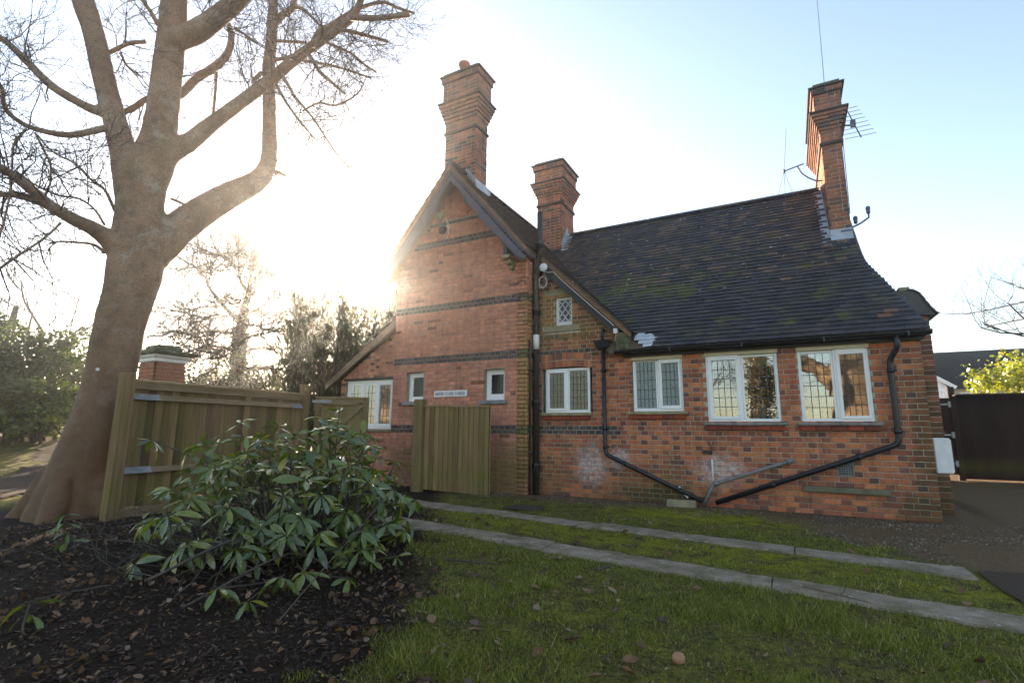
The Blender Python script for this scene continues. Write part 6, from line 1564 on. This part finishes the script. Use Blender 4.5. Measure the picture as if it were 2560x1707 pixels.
# bare woody stems lying out over the bed
for i in range(30):
    a = R(rnd.uniform(150, 290)); L = rnd.uniform(0.5, 1.25); p0 = RC+np.array([rnd.gauss(0, 0.3), rnd.gauss(-0.2, 0.25), 0.03]); q = p0+np.array([math.cos(a)*L, math.sin(a)*L, 0])
    g0 = float(ground_z(q[0], q[1])); h = rnd.uniform(0.05, 0.32)
    md_ = p0*0.55+q*0.45+Zv*h+np.array([rnd.gauss(0, 0.14), rnd.gauss(0, 0.14), 0])
    S = spline([(*p0, 0.009), (*md_, 0.007), (q[0]+rnd.gauss(0, 0.08), q[1]+rnd.gauss(0, 0.08), g0+rnd.uniform(0.01, 0.16), 0.006)], 5); sm_.tube(S[:, :3], S[:, 3]*rnd.uniform(0.7, 1.5), 6)
    for j in range(3):
        k = rnd.randint(3, len(S)-2); twig(sm_, S[k, :3], (rnd.gauss(0, 1), rnd.gauss(0, 1), 0.25), rnd.uniform(0.15, 0.4), 0.004, 1, rnd, 4, 0.02, 0.2, 2)
for i in range(70):
    a = R(rnd.uniform(140, 300)); L = rnd.uniform(0.3, 1.5); q = RC+np.array([math.cos(a)*L*1.1, math.sin(a)*L, 0]); q[2] = float(ground_z(q[0], q[1]))+rnd.uniform(0.005, 0.05)
    twig(sm_, q, (rnd.gauss(0, 1), rnd.gauss(0, 1), rnd.uniform(0.05, 0.6)), rnd.uniform(0.3, 0.75), rnd.uniform(0.003, 0.006), 1, rnd, 4, 0.09, 0.28, 2)
part('stems', sm_, TWIG, rh, True)
def put_leaves(owner, lst, limit):
    order = sorted(range(len(lst)), key=lambda i: -px_size(np.array(lst[i][0])[:3, 3])*lst[i][2])
    mb = MB()
    for rank, i in enumerate(order):
        Mx, v, s = lst[i]
        if rank < limit:
            o = place('leaf', LME[v], owner); o.matrix_basis = Mx
        else:
            Mn = np.array(Mx); mb.add(np.array(LV[v].V)@Mn[:3, :3].T+Mn[:3, 3], LV[v].F, LV[v].T[0])
    if mb.F: part('foliage', mb, RHODO, owner, True, 'stuff')
put_leaves(rh, LVS, 300)
# young shoots by the foot of the beech
for (px, py, d, n, lab) in ((165, 1285, 6.6, 5, 'young rhododendron shoot against the foot of the beech'), (415, 1230, 6.0, 6, 'young rhododendron shoot with one big leaf near the fence post'), (170, 1330, 5.6, 5, 'little rhododendron seedling in front of the beech roots'), (60, 1600, 3.9, 4, 'young rhododendron shoot among the fallen leaves, away from the bush')):
    p = at_dist(px, py, d); g0 = float(ground_z(p[0], p[1])); s = thing('rhododendron_shoot', lab, 'shoot', (p[0], p[1], g0)); out = []; h = max(0.12, p[2]-g0); mb = MB()
    top = np.array([p[0], p[1], g0+h]); stem(mb, (p[0]+0.08, p[1], g0-0.03), top, rnd, 0.007, 0.004, 0.08); whorl(top, (rnd.gauss(0, 0.2), rnd.gauss(0, 0.2), 1), n, 0.15, rnd, -0.1, out)
    whorl(top-Zv*h*0.4, (0, 0, 1), 3, 0.13, rnd, -0.3, out); part('stem', mb, TWIG, s, True); put_leaves(s, out, 99)

# ------------------------------------------------------------------ lawn, litter, gravel
def soil_mask(x, y):
    return (-1.75-(x+0.68*np.maximum(y+6.4, 0)))*2.2+(vnoise(x, y, 61, 4.0)-0.5)*1.4+0.25
def grav_mask(x, y):
    return (y+1.05+np.maximum(x+0.6, 0)*1.05)*1.5+(vnoise(x, y, 62, 4.0)-0.5)*1.6
def on_slab(x, y):
    n0 = np.interp(x, [-9, -4.1, -2.6, -1, 0.5, 1.5], [-2.55, -3.34, -3.58, -3.80, -4.03, -4.16]); n1 = n0-0.38
    f0 = np.interp(x, [-9, -5.4, -3.9, -2.0, -0.5, 1.3], [-1.4, -1.9, -2.10, -2.42, -2.66, -2.86]); f1 = f0-0.37
    j_ = (vnoise(x, y, 63, 9.0)-0.35)*0.11
    return ((y < n0-j_) & (y > n1+j_) & (x < 1.2)) | ((y < f0-j_) & (y > f1+j_) & (x < 1.16)) | ((x > 1.2) & (y > -5.2) & (y < -1.7))
rg = np.random.default_rng(5)
def ground_samples(n, d0, d1, az0=-72, az1=16, pw=1.0):
    d = d0+(d1-d0)*rg.random(n)**pw; a = np.radians(rg.uniform(az0, az1, n))
    return CAM[0]+d*np.sin(a), CAM[1]+d*np.cos(a)
x, y = ground_samples(560000, 1.7, 8.4, pw=1.15)
k = (soil_mask(x, y) < 0.35) & (grav_mask(x, y) < 0.25) & ~on_slab(x, y) & (y < -0.05)
dens = vnoise(x, y, 71, 2.2)*0.6+vnoise(x, y, 72, 7.0)*0.5
mossy = np.abs(y+3.05+(x+2.2)*0.165) < 0.5
k &= rg.random(len(x)) < np.clip(dens*2.4-0.75, 0.16, 1)*np.where(mossy | (y > -2.0), 0.35, 1.0)
x, y = x[k], y[k]; N = len(x); z = ground_z(x, y)
far = np.clip((np.hypot(x-CAM[0], y-CAM[1])-2.5)/5, 0, 1)
h = rg.gamma(2.2, 0.0068, N)*(1.0-0.35*far)*(0.5+1.1*vnoise(x, y, 73, 3.0)**2*2)+0.006; an = rg.uniform(0, 2*math.pi, N); w = rg.uniform(0.0012, 0.0026, N)*(1+1.2*far); ln = rg.normal(0, 0.55, (N, 2))*h[:, None]
b0 = np.stack([x, y, np.maximum(z, np.where(on_slab(x, y), 0.012, -1))-0.003], 1); s = np.stack([np.cos(an)*w, np.sin(an)*w, 0*w], 1); tp = np.stack([x+ln[:, 0], y+ln[:, 1], z+h], 1)
V = np.stack([b0-s, b0+s, tp], 1).reshape(-1, 3)
cg = np.array([(0.155, 0.175, 0.028), (0.22, 0.235, 0.034), (0.10, 0.125, 0.026), (0.30, 0.28, 0.05), (0.42, 0.34, 0.18)])[rg.choice(5, N, p=[0.28, 0.2, 0.27, 0.15, 0.10])]*rg.uniform(0.7, 1.2, (N, 1))
o = place('grass', np_mesh('grass', V, np.arange(3*N).reshape(-1, 3), cg, GRASSM), None, None, 'stuff'); tag(o, 'short mossy grass of the lawn between the concrete tracks', 'grass')
# daisies' rosettes, clover and moss tufts in the turf
x, y = ground_samples(26000, 1.8, 8.0, pw=1.1); k = (soil_mask(x, y) < 0.5) & (grav_mask(x, y) < 0.5) & ~on_slab(x, y) & (y < -0.1) & (rg.random(len(x)) < np.clip(vnoise(x, y, 75, 3.5)*2.4-0.9, 0.0, 1)); x, y = x[k], y[k]; N = len(x)
M_ = rots(N, rg, 0.45)*rg.uniform(0.008, 0.022, N)[:, None, None]
c = np.array([(0.10, 0.16, 0.03), (0.16, 0.20, 0.03), (0.24, 0.24, 0.03), (0.07, 0.11, 0.025)])[rg.integers(0, 4, N)]*rg.uniform(0.7, 1.2, (N, 1))
V, Fc, Tt = scatter(LEAF1, LEAF1F, M_, np.stack([x, y, ground_z(x, y)+rg.uniform(0.003, 0.014, N)], 1), c)
o = place('lawn_weeds', np_mesh('lawn_weeds', V, Fc, Tt, GRASSM), None, None, 'stuff'); tag(o, 'small weeds and moss tufts scattered through the lawn', 'weeds')
# gravel
x, y = ground_samples(60000, 4.0, 10.5, -40, 20, 0.8); k = (grav_mask(x, y) > 0.1) & (y < -0.02) & ~on_slab(x, y) & (x > -4.6) & (x < 4) & (rg.random(len(x)) < np.clip(vnoise(x, y, 81, 3.0)*1.6-0.25, 0.05, 1)); x, y = x[k][:17000], y[k][:17000]
OCT = np.array([(1, 0, 0), (-1, 0, 0), (0, 1, 0), (0, -1, 0), (0, 0, 0.6), (0, 0, -0.6)]); OCTF = np.array([(0, 2, 4), (2, 1, 4), (1, 3, 4), (3, 0, 4)])
sz = rg.uniform(0.005, 0.013, len(x)); M_ = rots(len(x), rg, 0.4)*sz[:, None, None]
cs = np.array([(0.17, 0.12, 0.075), (0.25, 0.185, 0.12), (0.09, 0.06, 0.04), (0.33, 0.26, 0.18), (0.13, 0.075, 0.04)])[rg.integers(0, 5, len(x))]
V, Fc, Tt = scatter(OCT, OCTF, M_, np.stack([x, y, ground_z(x, y)+0.002], 1), cs)
o = place('gravel', np_mesh('gravel', V, Fc, Tt, STONES), None, None, 'stuff'); tag(o, 'loose pale gravel strewn along the foot of the house', 'gravel')
# crumbled leaf over lawn and gravel
x, y = ground_samples(16000, 2.0, 9.5, -46, 18, 0.95); k = (soil_mask(x, y) < 0.6) & ~on_slab(x, y) & (y < -0.05) & (x > -6) & (rg.random(len(x)) < np.clip(vnoise(x, y, 85, 2.5)*1.8-0.35, 0.05, 1)); x, y = x[k][:6500], y[k][:6500]; N = len(x)
M_ = rots(N, rg, 0.6)*rg.uniform(0.006, 0.022, N)[:, None, None]
c = np.array([(0.15, 0.08, 0.045), (0.22, 0.12, 0.065), (0.09, 0.05, 0.035), (0.32, 0.20, 0.12), (0.05, 0.03, 0.02)])[rg.integers(0, 5, N)]*rg.uniform(0.6, 1.2, (N, 1))
V, Fc, Tt = scatter(LEAF1, LEAF1F, M_, np.stack([x, y, ground_z(x, y)+rg.uniform(0.004, 0.014, N)], 1), c)
o = place('leaf_crumbs', np_mesh('leaf_crumbs', V, Fc, Tt, DRY), None, None, 'stuff'); tag(o, 'brown crumbs of broken leaf strewn over lawn and gravel', 'litter')
# bark chips in the bed
x, y = ground_samples(40000, 1.6, 8.0, -80, 0, 1.1); k = (soil_mask(x, y) > 0.0) & (x > -9) & ~on_slab(x, y); x, y = x[k][:15000], y[k][:15000]
CH = np.array([(-1, -0.35, 0), (1, -0.3, 0), (1, 0.35, 0.0), (-1, 0.3, 0), (-0.9, -0.3, 0.25), (0.9, -0.25, 0.25), (0.9, 0.3, 0.25), (-0.9, 0.25, 0.25)]); CHF = np.array([(4, 5, 6, 7), (0, 1, 5, 4), (1, 2, 6, 5), (2, 3, 7, 6), (3, 0, 4, 7)])
sz = rg.uniform(0.005, 0.018, len(x)); M_ = rots(len(x), rg, 0.45)*sz[:, None, None]
cs = np.array([(0.032, 0.016, 0.008), (0.055, 0.028, 0.014), (0.018, 0.010, 0.005), (0.14, 0.075, 0.038), (0.24, 0.13, 0.06)])[rg.choice(5, len(x), p=[0.35, 0.27, 0.25, 0.09, 0.04])]
V, Fc, Tt = scatter(CH, CHF, M_, np.stack([x, y, ground_z(x, y)+0.003], 1), cs)
o = place('bark_mulch', np_mesh('bark_mulch', V, Fc, Tt, STONES), None, None, 'stuff'); tag(o, 'dark bark chips covering the bed under the rhododendron', 'mulch')
# fallen leaves: a curled oval; the ones on the lawn are things, the layer on the bed is stuff
def dry_leaf(w, curl, cup, tint, seed):
    r_ = random.Random(seed); st = [(0, 0.05), (0.18, 0.6), (0.45, 1.0), (0.75, 0.75), (1.0, 0.08)]; vs = []
    for t_, hh in st:
        zc = curl*(t_-0.5)**2*2+r_.gauss(0, 0.02)
        vs += [(t_-0.5, -hh*w, zc+cup*hh*hh+r_.gauss(0, 0.03)), (t_-0.5, 0, zc), (t_-0.5, hh*w, zc+cup*hh*hh+r_.gauss(0, 0.03))]
    mb = MB(); mb.add(vs, [(3*i+j, 3*i+3+j, 3*i+4+j, 3*i+1+j) for i in range(4) for j in (0, 1)], tint); mb.tube([(0.5, 0, curl*0.5), (0.75, 0.03, curl*0.5+0.05)], 0.012, 3, False, tint); return mb
BRN = [(0.16, 0.085, 0.05), (0.21, 0.115, 0.065), (0.12, 0.065, 0.045), (0.26, 0.15, 0.09), (0.17, 0.10, 0.075), (0.30, 0.19, 0.13), (0.10, 0.058, 0.05), (0.20, 0.095, 0.045)]
DL = [dry_leaf(0.26+0.03*(i % 4), 0.10+0.09*(i % 3), 0.05+0.07*((i+1) % 3), c, i) for i, c in enumerate(BRN)]; DLM = [mesh_of('fallen_leaf', m, DRY, True) for m in DL]
x, y = ground_samples(420, 2.3, 6.8, -46, 14, 1.0); k = (soil_mask(x, y) < 0.3) & (grav_mask(x, y) < 0.2) & ~on_slab(x, y) & (rg.random(len(x)) < np.clip(1.0-(x+2.2)*0.33, 0.25, 1)); x, y = x[k][:190], y[k][:190]
for i in range(len(x)):
    o = place('fallen_leaf', DLM[i % 8], None, (x[i], y[i], float(ground_z(x[i], y[i]))+0.020)); o.rotation_euler = (rg.normal(0, 0.3), rg.normal(0, 0.3), rg.uniform(0, 6.28)); sc_ = rg.uniform(0.038, 0.085); o.scale = (sc_, sc_, sc_)
    tag(o, 'dry brown fallen leaf lying on the lawn', 'leaf', 'fallen leaves on the lawn')
for i, (lx, ly) in enumerate(((-2.9, -2.28), (-1.7, -2.60), (-2.45, -3.72), (-0.7, -4.05), (-3.4, -3.6))):
    o = place('fallen_leaf', DLM[i % 8], None, (lx, ly, 0.040)); o.rotation_euler = (0.1, 0.1, i*1.3); o.scale = (0.06, 0.06, 0.06); tag(o, 'dry brown fallen leaf lying on a concrete track', 'leaf', 'fallen leaves on the tracks')
x, y = ground_samples(9000, 1.7, 8.2, -80, -4, 1.0); k = (soil_mask(x, y) > 0.1) & (x > -9) & ~on_slab(x, y) & (rg.random(len(x)) < np.clip(vnoise(x, y, 91, 1.5)*1.7-0.25, 0.06, 1)); x, y = x[k][:2600], y[k][:2600]
VV, FF, TT_, off = [], [], [], 0
for q in range(8):
    idx = np.arange(q, len(x), 8); n_ = len(idx); M_ = rots(n_, rg, 0.5)*rg.uniform(0.022, 0.060, n_)[:, None, None]
    tv = np.array(DL[q].V)[:15]; tf = np.array(DL[q].F[:8]); c = np.array([BRN[q]]*n_)*rg.uniform(0.3, 1.1, (n_, 1))
    V, Fc, Tt = scatter(tv, tf, M_, np.stack([x[idx], y[idx], ground_z(x[idx], y[idx])+0.02], 1), c); VV.append(V); FF.append(Fc+off); TT_.append(Tt); off += len(V)
o = place('leaf_litter', np_mesh('leaf_litter', np.concatenate(VV), np.concatenate(FF), np.concatenate(TT_), DRY, True), None, None, 'stuff'); tag(o, 'brown leaf litter on the bare bed round the rhododendron', 'litter')
# sticks, windfall, drain cover
for i, (px, py, a, L, lab) in enumerate(((2005, 1470, -0.5, 0.42, 'pale broken stick lying across the nearer concrete track'), (975, 1300+30, 0.5, 0.3, 'dark twig lying on the nearer track beside the bush'), (1110, 1395, 0.2, 0.5, 'thin dead twig on the grass at the edge of the bed'), (1490, 1420, 1.3, 0.25, 'short forked twig standing in the lawn grass'), (690, 1560, 1.35, 0.75, 'straight dead cane leaning out of the bed under the rhododendron'))):
    p = on_z(px, py, 0.03); mb = MB(); rr = random.Random(i); d = np.array([math.cos(a), math.sin(a), 0.0]); z0 = float(ground_z(p[0], p[1]))+(0.04 if i in (0, 1) else 0.012)
    p[2] = z0; up = np.array([0, 0, L*0.9]) if i == 4 else np.zeros(3)
    pts = [p+d*L*t_+up*t_+np.array([rr.gauss(0, 0.008), rr.gauss(0, 0.008), 0.004]) for t_ in (0, 0.3, 0.6, 1.0)]; q_ = 0.45 if i == 4 else 1.0; mb.tube(pts, [0.009*q_, 0.008*q_, 0.006*q_, 0.003*q_], 6, True, (2.2, 2.0, 1.8) if i == 0 else (1, 1, 1)); twig(mb, pts[2], d+np.array([0, 0.5, 0.2]), 0.12, 0.004, 0, rr); tag(part('fallen_stick', mb, TWIG), lab, 'stick')
mb = MB(); mb.lathe((-0.54, -5.8, 0.012), [(0.008, 0), (0.022, 0.004), (0.030, 0.018), (0.030, 0.032), (0.022, 0.046), (0.008, 0.05)], 14, (0.42, 0.24, 0.13)); tag(part('windfall_apple', mb, DRY, None, True), 'small pale brown windfall apple on the lawn', 'apple')
mb = MB(); mb.add([(-3.64, -1.98, 0.012), (-3.05, -2.06, 0.012), (-3.12, -1.58, 0.012), (-3.60, -1.60, 0.012), (-3.64, -1.98, 0.018), (-3.05, -2.06, 0.020), (-3.12, -1.58, 0.018), (-3.60, -1.60, 0.020)], [(0, 3, 2, 1), (4, 5, 6, 7), (0, 1, 5, 4), (1, 2, 6, 5), (2, 3, 7, 6), (3, 0, 4, 7)]); tag(part('drain_cover', mb, CASTI), 'flat grey drain cover in the gravel beyond the farther track', 'cover')
# ------------------------------------------------------------------ haze volume added to spread a glow round the low sun
mb = MB(); mb.box((-170, -170, -1.4), (170, 170, 19))
hz = bpy.data.materials.new('haze'); hz.use_nodes = True; hn = hz.node_tree
hn.nodes.remove(hn.nodes['Principled BSDF'])
pv = hn.nodes.new('ShaderNodeVolumePrincipled'); pv.inputs['Color'].default_value = (0.97, 0.97, 0.97, 1)
pv.inputs['Density'].default_value = 0.0036; pv.inputs['Anisotropy'].default_value = 0.905
hn.links.new(pv.outputs[0], hn.nodes['Material Output'].inputs['Volume'])
o = part('haze', mb, hz, None, False, 'stuff'); tag(o, 'thin haze added over the garden for the glow of the low sun', 'haze')
